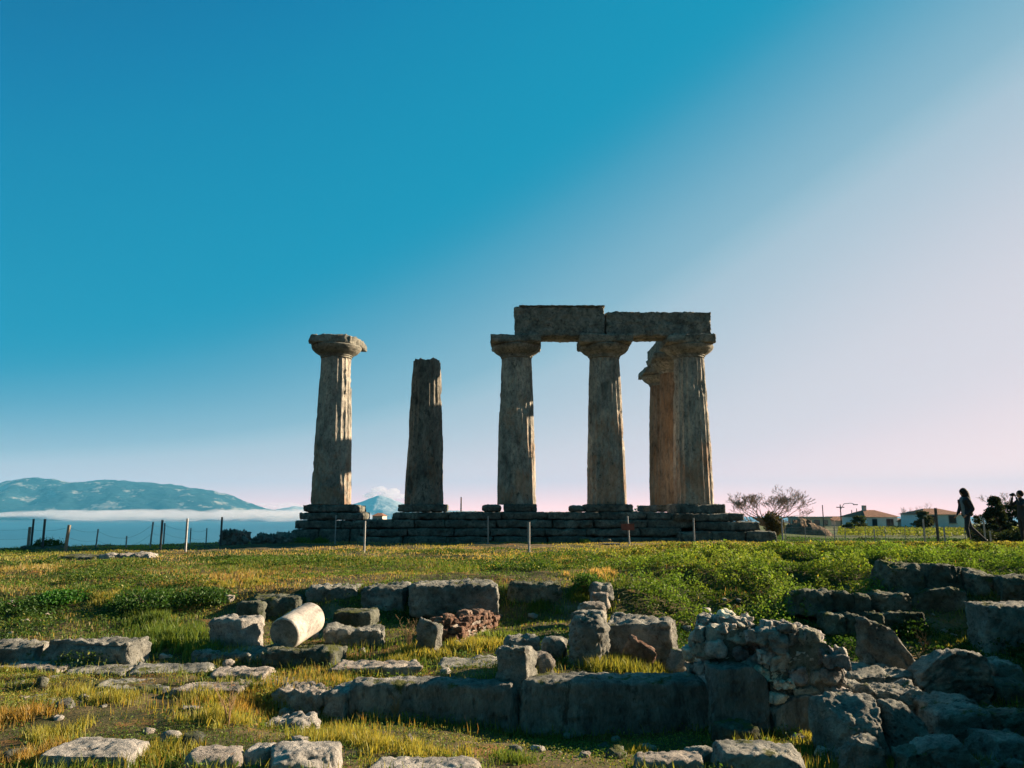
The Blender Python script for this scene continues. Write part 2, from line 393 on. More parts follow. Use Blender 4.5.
def volmat(name, col, dens, aniso=0.0):
    m, nt, out = newmat(name)
    pv = N(nt, 'ShaderNodeVolumePrincipled'); pv.inputs['Color'].default_value = (*col, 1); pv.inputs['Density'].default_value = dens
    pv.inputs['Anisotropy'].default_value = aniso
    nt.links.new(pv.outputs[0], out.inputs['Volume']); return m
M['haze'] = volmat('pale_air', (.12,.55,.90), HAZE)
M['cloud'] = volmat('low_cloud', (1,.93,.97), .0035, .2)
hz = MB().box(-10500, 10500, -700, 11000, -100, 420).build('haze', M['haze']); tag(hz, kind='stuff')
def cloud(name, label, px0, px1, pyt, pyb, d, depth, seed, mat, group=None, taper=(.15,.3)):
    """a lumpy closed lens of mist"""
    nu, nv = 120, 24
    x0 = P(px0, pyb, d).x; x1 = P(px1, pyb, d).x; zb = tn(pyb) * d; zt = tn(pyt) * d
    u = np.linspace(0, 1, nu); th = np.linspace(0, 2 * PI, nv, endpoint=False)
    env = np.clip(u / taper[0], 0, 1) ** .5 * np.clip((1 - u) / taper[1], 0, 1) ** .5
    U, T = np.meshgrid(u, th); E = np.tile(env, (nv, 1))
    R = E
    pp = np.stack([U.ravel() * (x1 - x0) / (zt - zb) * .5, np.cos(T).ravel() * 1.2, np.sin(T).ravel() * 1.2], 1)
    nn = fbm(pp, 4, seed).reshape(U.shape)
    up = np.maximum(np.sin(T), 0)
    R = R * (.9 + .55 * nn * (.3 + up))
    XX = x0 + U * (x1 - x0); YY = d + np.cos(T) * depth * .5 * R
    zc = (zb + zt) * .5; hh = (zt - zb) * .5
    ZZ = zc + np.sin(T) * hh * R
    idx = np.arange(nu * nv).reshape(nv, nu)
    i2 = np.roll(idx, -1, 0)
    Q = np.stack([idx[:, :-1].ravel(), idx[:, 1:].ravel(), i2[:, 1:].ravel(), i2[:, :-1].ravel()], 1).tolist()
    Q.append(idx[:, 0].tolist()[::-1]); Q.append(idx[:, -1].tolist())
    o = mesh_from(name, np.stack([XX.ravel(), YY.ravel(), ZZ.ravel()], 1), Q, mat)
    return tag(o, label, 'cloud', kind='stuff')
def puffs(name, label, blobs, mat):
    """one closed lumpy mass of mist made of many billows: blobs = (px, py, distance, rx, ry, rz) in metres"""
    V, Q, n = [], [], 0; r3 = np.random.default_rng(len(blobs))
    for (x, y, z, rx, ry, rz) in blobs:
        nu, nv = 20, 12
        a, b_ = np.meshgrid(np.linspace(0, 2*PI, nu, endpoint=False), np.linspace(0, PI, nv)); 
        q = np.stack([(np.sin(b_)*np.cos(a)).ravel(), (np.sin(b_)*np.sin(a)).ravel(), np.cos(b_).ravel()], 1)
        q = q * (1 + .3 * fbm(q*1.6 + n*.37, 3, 5))[:, None] * np.array([rx, ry, rz]) + np.array([x, y, z])
        idx = np.arange(nu*nv).reshape(nv, nu); j = np.roll(idx, -1, 1)
        V.append(q); Q.append(np.stack([idx[:-1].ravel(), idx[1:].ravel(), j[1:].ravel(), j[:-1].ravel()], 1) + n); n += len(q)
    o = mesh_from(name, np.concatenate(V), np.concatenate(Q), mat)
    return tag(o, label, 'cloud', kind='stuff')
r3 = np.random.default_rng(4); bl = []
for k in range(190):
    px = r3.uniform(5, 345) if k > 12 else r3.uniform(5, 330); d_ = r3.uniform(6000, 6700); c_ = P(px, 515.5, d_)
    thick = np.interp(px, [5, 60, 200, 330, 345], [16, 38, 44, 52, 38])
    bl.append((c_.x, d_, c_.z + np.interp(px, [0, 345], [6, -8]) + r3.uniform(-7, 7), r3.uniform(80, 300), r3.uniform(80, 220), thick*r3.uniform(.35, 1.15)))
puffs('cloud_bank', 'long flat bank of pale mist lying over the gulf below the mountain', bl, M['cloud'])
bl = []
for k in range(34):
    u = r3.uniform(0, 1); px = 366 + 44*u; d_ = 10250 + r3.uniform(-60, 120); e_ = math.sin(PI*min(1, u*1.1+.05))
    c_ = P(px, 497 - r3.uniform(0, 9)*e_, d_); s_ = r3.uniform(32, 70)*(.5+.6*e_); bl.append((c_.x, d_, c_.z, s_*1.3, s_*1.5, s_*.75))
puffs('cloud', 'small pink cloud hanging above the pointed far peak', bl, volmat('pink_cloud', (1,.90,.93), .010, .2))
bl = []
for k in range(24):
    px = r3.uniform(262, 350); d_ = 10300 + r3.uniform(-60, 60); c_ = P(px, r3.uniform(504, 510), d_); s_ = r3.uniform(30, 60); bl.append((c_.x, d_, c_.z, s_*3, s_, s_*.5))
puffs('cloud', 'low pale cloud behind the end of the mountain ridge', bl, volmat('pink_cloud_low', (1,.94,.96), .006, .2))

# ------------------------------------------------------------------ stone maker
def lattice(nx, ny, nz):
    pts = []; quads = []
    def face(f, a, b):
        i, j = np.meshgrid(np.arange(a+1), np.arange(b+1), indexing='ij')
        p = f(i.ravel(), j.ravel()); base = sum(len(q) for q in pts); pts.append(p)
        k = np.arange((a+1)*(b+1)).reshape(a+1, b+1) + base
        return np.stack([k[:-1,:-1].ravel(), k[1:,:-1].ravel(), k[1:,1:].ravel(), k[:-1,1:].ravel()], 1)
    c = lambda *t: np.stack(t, 1)
    quads.append(face(lambda i, j: c(i, j, 0*i), nx, ny)[:, ::-1]); quads.append(face(lambda i, j: c(i, j, 0*i+nz), nx, ny))
    quads.append(face(lambda i, j: c(i, 0*i, j), nx, nz)); quads.append(face(lambda i, j: c(i, 0*i+ny, j), nx, nz)[:, ::-1])
    quads.append(face(lambda i, j: c(0*i, i, j), ny, nz)[:, ::-1]); quads.append(face(lambda i, j: c(0*i+nx, i, j), ny, nz))
    p = np.concatenate(pts); q = np.concatenate(quads)
    key = p[:, 0] * 1000000 + p[:, 1] * 1000 + p[:, 2]
    _, first, inv = np.unique(key, return_index=True, return_inverse=True)
    inv = inv.ravel()
    return p[first].astype(float), inv[q]
def stone_geo(w, d, h, seed=0, rad=.04, rough=.03, corner=.06, res=.035, chip=.5, strata=0.0, facet=.0):
    n = [int(np.clip(round(s / res), 4, 70)) for s in (w, d, h)]
    L, Q = lattice(*n)
    half = np.array([w, d, h]) / 2; p = (L / np.array(n) * 2 - 1) * half
    r = min(rad, half.min() * .98)
    c = np.clip(p, -half + r, half - r); dv = p - c; ln = np.linalg.norm(dv, axis=1, keepdims=True) + 1e-9
    nrm = dv / ln; q = c + nrm * r
    rg = np.random.default_rng(seed + 1000)
    off = rg.uniform(-1, 1, (2, 2, 2, 3)) * corner * np.array([w, d, h])
    t = (q / half + 1) / 2; t = np.clip(t, 0, 1)
    for a in (0, 1):
        for b in (0, 1):
            for e in (0, 1):
                wt = (t[:, 0] if a else 1-t[:, 0]) * (t[:, 1] if b else 1-t[:, 1]) * (t[:, 2] if e else 1-t[:, 2])
                q = q + wt[:, None] * off[a, b, e]
    so = seed * 7.77
    k = 1.0 / max(.18, min(w, d, h))
    mn = min(w, d, h)
    for _ in range(int(8 + 10 * facet)):
        nk = rg.normal(size=3); nk[2] = abs(nk[2]) * .8 if rg.random() < .7 else nk[2]; nk /= np.linalg.norm(nk)
        sup = (np.abs(nk) * half).sum(); dep = mn * facet * rg.uniform(.04, .30) * (1 + 0 * sup)
        e_ = q @ nk - (sup - dep + .03 * mn * vnoise(q * 5 + so, 3)); q = q - np.maximum(e_, 0)[:, None] * nk * .92
    rd_ = 1 - 2 * np.abs(fbm(q * 7 + so, 4, 13))
    disp = rough * 1.1 * fbm(q * k * .9 + so, 3, 2) + rough * .8 * fbm(q * 7 + so, 4, 3, .6) + rough * .95 * fbm(q * 24 + so, 3, 4, .6) - rough * 1.0 * np.clip(rd_ - .55, 0, 1) * 2
    ch = np.clip(fbm(q * k * 1.6 + so + 50, 3, 8) - .12, 0, 1) * chip * rough * 6
    edge = np.clip((np.abs(nrm) < .93).all(1) * 1.0, 0, 1)
    disp = disp - ch * (.35 + .65 * edge)
    q = q + nrm * disp[:, None]
    if strata > 0:
        q = q + nrm * (strata * np.sin(q[:, 2] * 60 + 3 * fbm(q * 3 + so, 2, 5)))[:, None] * (np.abs(nrm[:, 2]) < .6)[:, None]
    q[:, 2] += h / 2
    return q, Q
STONES = []
def stone(name, loc, size, mat, seed=0, yaw=0, tilt=(0, 0), label=None, cat='stone block', parent=None, group=None, **k):
    q, Q = stone_geo(*size, seed=seed, **k)
    o = mesh_from(name, q, Q, mat, parent, True, loc)
    o.rotation_euler = (tilt[0], tilt[1], yaw)
    if not parent and loc[1] < 20: STONES.append((loc[0], loc[1], size[0], size[1], yaw))
    if not parent: tag(o, label, cat, group)
    return o

# ------------------------------------------------------------------ temple
TY = 32.5                                   # distance of the front row
CX = [P(x, 500, TY).x for x in (331, 424, 516.5, 607, 694)]
CX[1] = CX[0] + 3.87; ZB = .26
def shaft_geo(h, r0, r1, seed, eros=.5, left_bite=0, ragged=0, nth=160, nz=120):
    th = np.linspace(0, 2*PI, nth, endpoint=False); s = np.linspace(0, 1, nz)
    T, S = np.meshgrid(th, s); z = S * h
    r = r0 + (r1 - r0) * S + .025 * np.sin(PI * S)
    p = np.stack([np.cos(T).ravel() * 1.2, np.sin(T).ravel() * 1.2, z.ravel() * .5], 1)
    so = seed * 9.1
    wear = np.clip(.5 + 1.3 * fbm(p * 1.1 + so, 3, 1), 0.05, 1).reshape(T.shape)
    fl = np.abs(np.sin(T * 10))                                 # twenty flutes
    r = r - (.022 + .045 * (1 - wear * eros)) * fl ** .8
    r += .03 * fbm(p * 2.2 + so, 4, 2).reshape(T.shape) + .010 * fbm(p * 12 + so, 3, 3).reshape(T.shape)
    r -= .24 * eros * np.clip(fbm(p * np.array([1.5,1.5,2.2]) + so + 9, 4, 5) - .28, 0, 1).reshape(T.shape) * 2
    if left_bite:
        a = np.cos(T - PI); r -= left_bite * np.clip(a, 0, 1) ** 1.2 * (.5 + .9 * fbm(p * 1.7 + 3, 4, 4).reshape(T.shape)) * ss(.12, .5, S)
    if ragged:
        z = z - ragged * ss(.93, 1, S) * (.5 + .9 * fbm(p * 3 + 8, 3, 6).reshape(T.shape))
    idx = np.arange(nth*nz).reshape(nz, nth); j = np.roll(idx, -1, 1)
    Q = np.stack([idx[:-1].ravel(), j[:-1].ravel(), j[1:].ravel(), idx[1:].ravel()], 1).tolist()
    V = np.stack([(r*np.cos(T)).ravel(), (r*np.sin(T)).ravel(), z.ravel()], 1)
    # top cap: fan with inner ring
    V = np.concatenate([V, [[0, 0, float(z[-1].mean()) - .02], [0, 0, 0]]])
    n = nth*nz
    Q += [[idx[-1, k], j[-1, k], n] for k in range(nth)] + [[j[0, k], idx[0, k], n+1] for k in range(nth)]
    return V, Q
def lathe(prof, seed, n=72, rough=.02, sub=5):
    pr = []
    for (a, b) in zip(prof[:-1], prof[1:]):
        for k in range(sub): t = k/sub; pr.append((a[0]*(1-t)+b[0]*t, a[1]*(1-t)+b[1]*t))
    pr.append(prof[-1]); pr = np.array(pr)
    th = np.linspace(0, 2*PI, n, endpoint=False); T, I = np.meshgrid(th, np.arange(len(pr)))
    r = pr[I, 0]; z = pr[I, 1]
    p = np.stack([(r*np.cos(T)).ravel(), (r*np.sin(T)).ravel(), z.ravel()], 1)
    d = rough * fbm(p*3+seed*5.3, 4, 2) - rough*6*np.clip(fbm(p*1.6+seed*3.1, 3, 5)-.25, 0, 1)
    rr = r.ravel() + d
    V = np.stack([rr*np.cos(T.ravel()), rr*np.sin(T.ravel()), z.ravel()], 1)
    idx = np.arange(len(V)).reshape(len(pr), n); j = np.roll(idx, -1, 1)
    Q = np.stack([idx[:-1].ravel(), j[:-1].ravel(), j[1:].ravel(), idx[1:].ravel()], 1).tolist()
    Q.append(idx[0].tolist()[::-1]); Q.append(idx[-1].tolist())
    return V, Q
def capital(t, seed, zc, brok=None):
    V, Q = lathe([(.60, -.02), (.66, .0), (.655, .07), (.70, .085), (.69, .12), (.74, .15), (.90, .25), (1.01, .36), (1.06, .47), (1.03, .52), (.8, .525)], seed, rough=.025)
    e = mesh_from('echinus', V, Q, M['temple_top'], t, True, (0, 0, zc))
    q, Qa = stone_geo(2.14, 2.14, .36, seed=seed+3, rad=.05, rough=.03, corner=.03, res=.06, chip=1.3)
    if brok:                                                    # a worn or broken corner of the abacus
        for sx_, sy_, amt in brok:
            w = np.clip((q[:, 0]*sx_ + q[:, 1]*sy_ - .95) / 1.1, 0, 1) if sy_ else np.clip((q[:, 0]*sx_ - .72) / .36, 0, 1)
            q[:, 0] -= sx_ * w * amt * (.7 + .5 * fbm(q*3+seed, 3, 3)); q[:, 1] -= sy_ * w * amt * .6
            q[:, 2] -= w * .12 * fbm(q*4+seed+5, 3, 4)
    mesh_from('abacus', q, Qa, M['temple_top'], t, True, (0, 0, zc + .51))
H_SH = 6.17
def column(x, y, seed, label, brok=None, eros=.55, h=H_SH, cap=True, r0=.82, r1=.635, mat='temple', **k):
    t = empty('doric_column', (x, y, ZB), label, 'column', 'fluted Doric columns of the ruined temple')
    V, Q = shaft_geo(h, r0, r1, seed, eros, **k)
    mesh_from('shaft', V, Q, M[mat], t, True)
    if cap: capital(t, seed, h, brok)
    t.rotation_euler.z = seed * .7 if cap and not brok else 0
    if cap and not brok:                                        # only the shaft keeps its own turn, the abacus is square to the temple
        t.rotation_euler.z = 0
    return t
column(CX[0], TY, 1, 'lone standing column at the left end with a broken capital and nothing on top', brok=[(1,-1,.5),(-1,-1,.22)], eros=.75)
column(CX[1], TY, 2, 'shortest column, broken off without a capital, second from the left', cap=False, h=6.14, r0=.81, r1=.60, eros=1.25, left_bite=.07, ragged=.18, mat='temple_dark')
column(CX[2], TY, 3, 'column carrying the free left end of the raised beam', eros=.5)
column(CX[3], TY, 4, 'column standing under the joint between the two front beams', eros=.6)
column(CX[4], TY, 5, 'front corner column at the right end below the lower beam', brok=[(1,0,.22)], eros=.45)
column(CX[4]+.12, TY+3.75, 6, 'column directly behind the corner column, mostly hidden by it', eros=.5, mat='temple_warm')
column(CX[4]+.28, TY+7.4, 7, 'rearmost column with brown shaft showing left of the corner column', eros=.55, mat='temple_warm')
ZT = ZB + H_SH + .87                       # underside of the beams
def beam(x0, x1, y0, y1, z0, z1, seed, label, name='architrave_beam', **k):
    return stone(name, ((x0+x1)/2, (y0+y1)/2, z0), (x1-x0, y1-y0, z1-z0), M['temple_top'], seed, 0, (0, 0), label, 'stone beam', group='architrave beams on the temple columns', res=.055, facet=.12, corner=k.pop('corner', .006), **k)
beam(CX[2]-.08, CX[3]-.02, TY-.62, TY+.02, ZT, ZT+1.28, 31, 'higher front beam with a projecting top edge spanning two columns', rad=.05, rough=.05)
fl_ = stone('top_fillet', ((CX[2]+CX[3])/2+.06, TY-.33, ZT+1.27), (CX[3]-CX[2]-.1, .68, .07), M['temple_top'], 30, label='thin worn slab projecting along the top of the higher front beam', cat='stone slab', res=.06, rad=.03, rough=.02, corner=0)
beam(CX[2]+.02, CX[3]-.04, TY+.05, TY+.64, ZT-.01, ZT+1.2, 32, 'inner beam lying behind the higher front beam', rad=.05, rough=.035)
beam(CX[3]+.02, CX[4]+.92, TY-.56, TY+.06, ZT+.004, ZT+1.09, 33, 'long lower front beam ending over the right corner column', rad=.06, rough=.055)
beam(CX[3]+.06, CX[4]-.62, TY+.09, TY+.64, ZT-.004, ZT+1.02, 34, 'inner beam behind the long lower front beam', rad=.06, rough=.035)
beam(CX[4]-.50, CX[4]+.6, TY+.68, TY+3.73, ZT+.006, ZT+1.1, 35, 'beam running back from the corner column along the side row', rad=.05, rough=.035)
beam(CX[4]-.36, CX[4]+.8, TY+3.77, TY+7.9, ZT+.002, ZT+1.08, 36, 'rearmost side beam ending over the last column', rad=.05, rough=.035)
# stepped platform: courses of blocks, each course one part
plat = empty('temple_platform', (3, TY+4, -1.3), 'dark stepped stone platform carrying the six right hand columns', 'temple platform')
def course(parent, x0, x1, y0, y1, z0, z1, seed, name='step'):
    """one course of large blocks with open joints, in one mesh"""
    rg = np.random.default_rng(seed); mb = MB(); ox, oy, oz = parent.location
    Vs, Qs, n = [], [], 0
    def row(xa, xb, ya, yb):
        nonlocal n
        x = xa
        while x < xb - .25:
            w = min(rg.uniform(1.1, 2.3), xb - x)
            if xb - x - w < .5: w = xb - x
            jy = rg.uniform(-.05, .05); jz = rg.uniform(-.035, .008)
            q, Q = stone_geo(w - .004, yb - ya, z1 - z0 + jz, seed=int(rg.integers(9999)), rad=.03, rough=.035, corner=.015, res=.08, chip=1.4, facet=.35)
            Vs.append(q + np.array([x + w/2 - ox, (ya+yb)/2 + jy - oy, z0 - oz])); Qs.append(Q + n); n += len(q); x += w
    dep = min(1.2, (y1 - y0) / 2 - .01)
    row(x0, x1, y0, y0 + dep); row(x0, x1, y1 - dep, y1)
    q, Q = stone_geo(x1 - x0 - .06, max(.1, y1 - y0 - 2*dep), z1 - z0 - .03, seed=seed, rad=.03, rough=.02, corner=0, res=.25)
    Vs.append(q + np.array([(x0+x1)/2 - ox, (y0+y1)/2 - oy, z0 - oz])); Qs.append(Q + n)
    return mesh_from(name, np.concatenate(Vs), np.concatenate(Qs), M['temple_step'], parent, True)
fy = TY - 1.25
x_l = P(392, 520, fy).x; x_r = P(742, 520, fy).x
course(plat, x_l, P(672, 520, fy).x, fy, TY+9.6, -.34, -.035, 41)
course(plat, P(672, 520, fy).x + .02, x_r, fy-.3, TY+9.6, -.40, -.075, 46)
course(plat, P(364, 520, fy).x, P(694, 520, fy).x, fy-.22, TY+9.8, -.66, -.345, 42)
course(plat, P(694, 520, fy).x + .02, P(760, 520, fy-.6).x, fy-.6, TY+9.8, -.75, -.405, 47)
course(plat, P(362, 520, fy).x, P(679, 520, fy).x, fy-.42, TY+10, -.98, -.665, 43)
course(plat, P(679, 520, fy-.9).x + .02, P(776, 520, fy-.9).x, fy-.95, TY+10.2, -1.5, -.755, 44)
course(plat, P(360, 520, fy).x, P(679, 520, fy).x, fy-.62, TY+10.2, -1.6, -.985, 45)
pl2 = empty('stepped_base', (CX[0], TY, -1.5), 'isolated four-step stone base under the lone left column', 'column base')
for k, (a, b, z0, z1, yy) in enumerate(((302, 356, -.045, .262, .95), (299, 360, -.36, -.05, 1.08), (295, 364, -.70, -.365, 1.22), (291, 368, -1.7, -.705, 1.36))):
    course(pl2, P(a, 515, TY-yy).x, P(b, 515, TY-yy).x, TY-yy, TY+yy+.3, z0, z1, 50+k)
def plinth(px0, px1, top, bot, y0, y1, seed, label):
    x0 = P(px0, bot, y0).x; x1 = P(px1, bot, y0).x; z0 = bot; z1 = top
    z0 = tn(bot)*y0; z1 = tn(top)*y0
    z0 = -.04
    return stone('plinth_block', ((x0+x1)/2, (y0+y1)/2, z0), (x1-x0, y1-y0, z1-z0), M['temple_step'], seed, 0, (0,0), label, 'stone block', group='plinth blocks on the temple platform', res=.06, rad=.04, rough=.03, corner=.02, chip=1.2)
for a in ((397, 444, 503, 'b', 'plinth block under the broken column'), (503, 537, 504, 'b', 'plinth block under the column at the beam end'),
          (482, 501, 504.5, 'c', 'low rounded block left of the plinth under the beam end column'), (586, 633, 503, 'b', 'plinth block under the column below the beam joint'),
          (570, 585, 505.5, 'c', 'small block beside the plinth below the beam joint'), (676, 726, 503.3, 'b', 'wide plinth block under the right corner column'),):
    y0 = TY - 1.05; x0 = P(a[0], 508, y0).x; x1 = P(a[1], 508, y0).x; z0 = -.03 if a[0] != 676 else -.10
    zt = tn(a[2]) * y0 if a[3] == 'c' else ZB + .005
    stone('plinth_block', ((x0+x1)/2, TY - .1 if a[3] == 'b' else TY - .5, z0), (x1-x0, 1.9 if a[3] == 'b' else 1.0, zt-z0), M['temple_step'], int(a[0]), 0, (0,0), a[4], 'stone block', group='plinth blocks on the temple platform', res=.06, rad=.04 if a[3]=='b' else .12, rough=.03, corner=.02, chip=1.2)
for k, yy in enumerate((TY+3.75, TY+7.4)):
    stone('plinth_block', (CX[4]-.1, yy, -.03), (1.95, 1.9, ZB+.035), M['temple_step'], 77+k, 0, (0,0), ['plinth block under the column behind the corner column', 'plinth block under the rearmost column'][k], 'stone block', group='plinth blocks on the temple platform', res=.08, rad=.04, rough=.03, corner=.02)
# ------------------------------------------------------------------ camera, sun, sky
cam = bpy.data.cameras.new('camera'); co = bpy.data.objects.new('camera', cam); COL.objects.link(co)
cam.sensor_width = 36; cam.lens = 36 * F / 1024; cam.clip_start = .1; cam.clip_end = 60000
co.location = (0, 0, 0); co.rotation_euler = (PI/2 + PITCH, 0, 0); SC.camera = co
SUN_AZ = math.radians(22)      # degrees behind due right (+X towards +Y)
SUN_EL = math.radians(19.5)
sd = Vector((math.cos(SUN_EL)*math.cos(SUN_AZ), math.cos(SUN_EL)*math.sin(SUN_AZ), math.sin(SUN_EL)))
sl = bpy.data.lights.new('sun', 'SUN'); sl.energy = 5.0; sl.angle = math.radians(.5); sl.color = (1.0, .77, .53)
so_ = bpy.data.objects.new('sun', sl); COL.objects.link(so_); so_.location = (60, 20, 40)
so_.rotation_euler = sd.to_track_quat('Z', 'Y').to_euler()
w = bpy.data.worlds.new('World'); SC.world = w; w.use_nodes = True; nt = w.node_tree; nt.nodes.clear()
wo = nt.nodes.new('ShaderNodeOutputWorld')
sky = N(nt, 'ShaderNodeTexSky', sky_type='NISHITA', sun_disc=False, sun_elevation=SUN_EL, sun_rotation=PI/2 - SUN_AZ, air_density=1.0, dust_density=1.0, ozone_density=2.0)
bg1 = N(nt, 'ShaderNodeBackground'); bg1.inputs[1].default_value = .05
nt.links.new(sky.outputs[0], bg1.inputs[0])
# the photograph's cross-processed teal sky: colour follows height above the horizon and nearness to the sun
tc = N(nt, 'ShaderNodeTexCoord'); nm = N(nt, 'ShaderNodeVectorMath', operation='NORMALIZE'); nt.links.new(tc.outputs['Generated'], nm.inputs[0])
sep = N(nt, 'ShaderNodeSeparateXYZ'); nt.links.new(nm.outputs[0], sep.inputs[0])
dt = N(nt, 'ShaderNodeVectorMath', operation='DOT_PRODUCT'); nt.links.new(nm.outputs[0], dt.inputs[0]); dt.inputs[1].default_value = sd
def m2(op, a, b):
    n = N(nt, 'ShaderNodeMath', operation=op)
    for s, v in zip(n.inputs, (a, b)):
        if v is None: continue
        if hasattr(v, 'links'): nt.links.new(v, s)
        else: s.default_value = v
    return n.outputs[0]
el = m2('MAXIMUM', sep.outputs[2], 0.0)
hor = m2('POWER', m2('SUBTRACT', 1.0, el), HORP)                # 1 at the horizon
sn = N(nt, 'ShaderNodeMapRange'); sn.inputs[1].default_value = -1; sn.inputs[2].default_value = 1; nt.links.new(dt.outputs['Value'], sn.inputs[0])
sp2 = m2('POWER', sn.outputs[0], SUNP)
t = m2('ADD', m2('ADD', m2('ADD', m2('MULTIPLY', m2('POWER', m2('SUBTRACT', 1.0, el), 16.0), .3575), m2('MULTIPLY', hor, HORW)), m2('MULTIPLY', sp2, SUNW)), TOFF)
bk = N(nt, 'ShaderNodeMapRange', interpolation_type='SMOOTHSTEP'); bk.inputs[1].default_value = .45; bk.inputs[2].default_value = -.25; bk.inputs[3].default_value = 0; bk.inputs[4].default_value = BACK
nt.links.new(sep.outputs[1], bk.inputs[0]); t = m2('SUBTRACT', t, bk.outputs[0])  # sky behind the camera, out of view, darkened to deepen the shade
t = m2('MULTIPLY', m2('ADD', t, .6), 1/1.75)
col = ramp(nt, t, [((p_ + .6)/1.75, c_) for p_, c_ in SKYR])
glow = m2('MULTIPLY', m2('POWER', m2('SUBTRACT', 1.0, el), 30.0), m2('ADD', m2('MULTIPLY', sn.outputs[0], .55), .42))
[n for n in nt.nodes if n.type == 'VALTORGB'][0].color_ramp.interpolation = 'B_SPLINE'
col = mix(nt, glow, col, GLOW, 'ADD')
bg2 = N(nt, 'ShaderNodeBackground'); nt.links.new(col, bg2.inputs[0]); bg2.inputs[1].default_value = 1.0
ad = N(nt, 'ShaderNodeMixShader'); ad.inputs[0].default_value = .97
nt.links.new(bg1.outputs[0], ad.inputs[1]); nt.links.new(bg2.outputs[0], ad.inputs[2]); nt.links.new(ad.outputs[0], wo.inputs[0])
SC.view_settings.view_transform = 'Standard'; SC.view_settings.look = 'None'; SC.view_settings.exposure = EXPO; SC.view_settings.gamma = 1
SC.view_settings.use_curve_mapping = False
SC.render.engine = 'CYCLES'
SC.cycles.volume_bounces = 2; SC.cycles.transparent_max_bounces = 16
# ------------------------------------------------------------------ ruins
GS = 'weathered blocks lying in the ruins'
def blk(px0, px1, pt, pb, d, dep, mat, label, seed, yaw=0, tilt=(0, 0), name='stone_block', cat='stone block', sink=.12, group=None, **k):
    """a stone whose near face spans px0..px1 and pt..pb at distance d"""
    x0 = P(px0, pb, d).x; x1 = P(px1, pb, d).x; zt = tn(pt) * d; zb = tn(pb) * d - sink
    w_ = x1 - x0
    c_, s_ = math.cos(yaw), math.sin(yaw)
    k.setdefault('rad', .05); k['rough'] = k.get('rough', .035)*.72; k.setdefault('facet', .5 if cat == 'stone block' else .9); k.setdefault('corner', .03)
    k.setdefault('res', .022 if d < 9 else .032 if d < 14 else .05)
    return stone(name, ((x0+x1)/2 - s_*dep/2, d + c_*dep/2, zb), (w_, dep, zt - zb), M[mat], seed, yaw, tilt, label, cat, group=group, **k)
R = math.radians
# middle row: big ashlars in front of the plateau
blk(303,357,587,618,12.9,.75,'lime','squared block left of the others above the marble drum',101, R(4), rad=.10, rough=.045)
blk(358,407,586,614,12.7,.8,'lime','squared block between its neighbours with a rounded crumbling top',102, R(-3), rad=.12, rough=.05)
blk(411,498,584,611,12.4,.95,'lime','largest long ashlar with its right end face in full sun',103, R(5), rad=.06, rough=.04, corner=.05)
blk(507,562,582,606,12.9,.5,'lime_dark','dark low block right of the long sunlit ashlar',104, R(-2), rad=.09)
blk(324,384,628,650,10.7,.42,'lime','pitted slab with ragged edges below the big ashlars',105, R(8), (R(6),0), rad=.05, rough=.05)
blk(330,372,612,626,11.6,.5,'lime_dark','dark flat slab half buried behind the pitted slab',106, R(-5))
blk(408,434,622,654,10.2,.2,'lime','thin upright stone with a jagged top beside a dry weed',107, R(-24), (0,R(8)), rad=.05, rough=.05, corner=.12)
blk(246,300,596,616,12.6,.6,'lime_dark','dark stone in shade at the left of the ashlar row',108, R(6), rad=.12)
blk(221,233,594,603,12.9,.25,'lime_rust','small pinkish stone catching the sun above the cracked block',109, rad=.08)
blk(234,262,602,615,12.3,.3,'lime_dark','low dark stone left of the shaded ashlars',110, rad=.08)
blk(202,247,619,654,10.3,.42,'lime_pale','cracked pale block with a bright top left of the marble drum',111, R(-22), (R(4),0), rad=.05, rough=.045, corner=.07)
blk(190,262,653,668,9.7,.6,'lime','flat ledge slab under the cracked pale block',112, R(3), rad=.05, rough=.05)
blk(255,336,651,668,9.55,.55,'lime_dark','dark broken slab beneath the fallen marble drum',113, R(-4), rad=.06, rough=.05)
# fallen drum
def drum(p0, p1, r, label):
    a = Vector(p0); b = Vector(p1); L = (b - a).length
    V, Q = lathe([(r*.93, 0), (r*.98, .015), (r, .05), (r*1.0, L-.05), (r*.98, L-.015), (r*.92, L)], 5, n=72, rough=.012, sub=8)
    V = np.array(V)
    t = empty('column_drum', a, label, 'column drum')
    o = mesh_from('shaft_piece', V, Q, M['marble'], t, True)
    o.rotation_euler = (b - a).to_track_quat('Z', 'Y').to_euler()
    for s, z in ((1, -.004), (-1, L+.004)):
        d = stone_geo(r*1.62, r*1.62, .05, seed=9, rad=.02, rough=.006, corner=0, res=.05)
    # rough broken end face
    n = 40; th = np.linspace(0, 2*PI, n, endpoint=False); rr = [0, .3, .6, .85, 1.0]
    Vc = [(0, 0, -.03)]; Qc = []
    for i, q in enumerate(rr[1:]):
        for k_ in range(n): 
            x, y = q*r*.925*math.cos(th[k_]), q*r*.925*math.sin(th[k_])
            Vc.append((x, y, -.012 - .03*(1-q) + .016*float(fbm([[x*14, y*14, 0]], 3, 4)[0])))
    for k_ in range(n): Qc.append([0, 1+(k_+1)%n, 1+k_])
    for i in range(3):
        for k_ in range(n): A = 1+i*n+k_; B = 1+i*n+(k_+1)%n; Qc.append([A, B, B+n, A+n])
    e = mesh_from('broken_face', np.array(Vc), Qc, M['lime'], t, True); e.rotation_euler = o.rotation_euler
    return t
dp = P(284, 634.5, 10.0); dq = P(311.5, 617.5, 10.62); drum(dp, dq, .21, 'smooth white marble column drum lying on its side with one end raised')
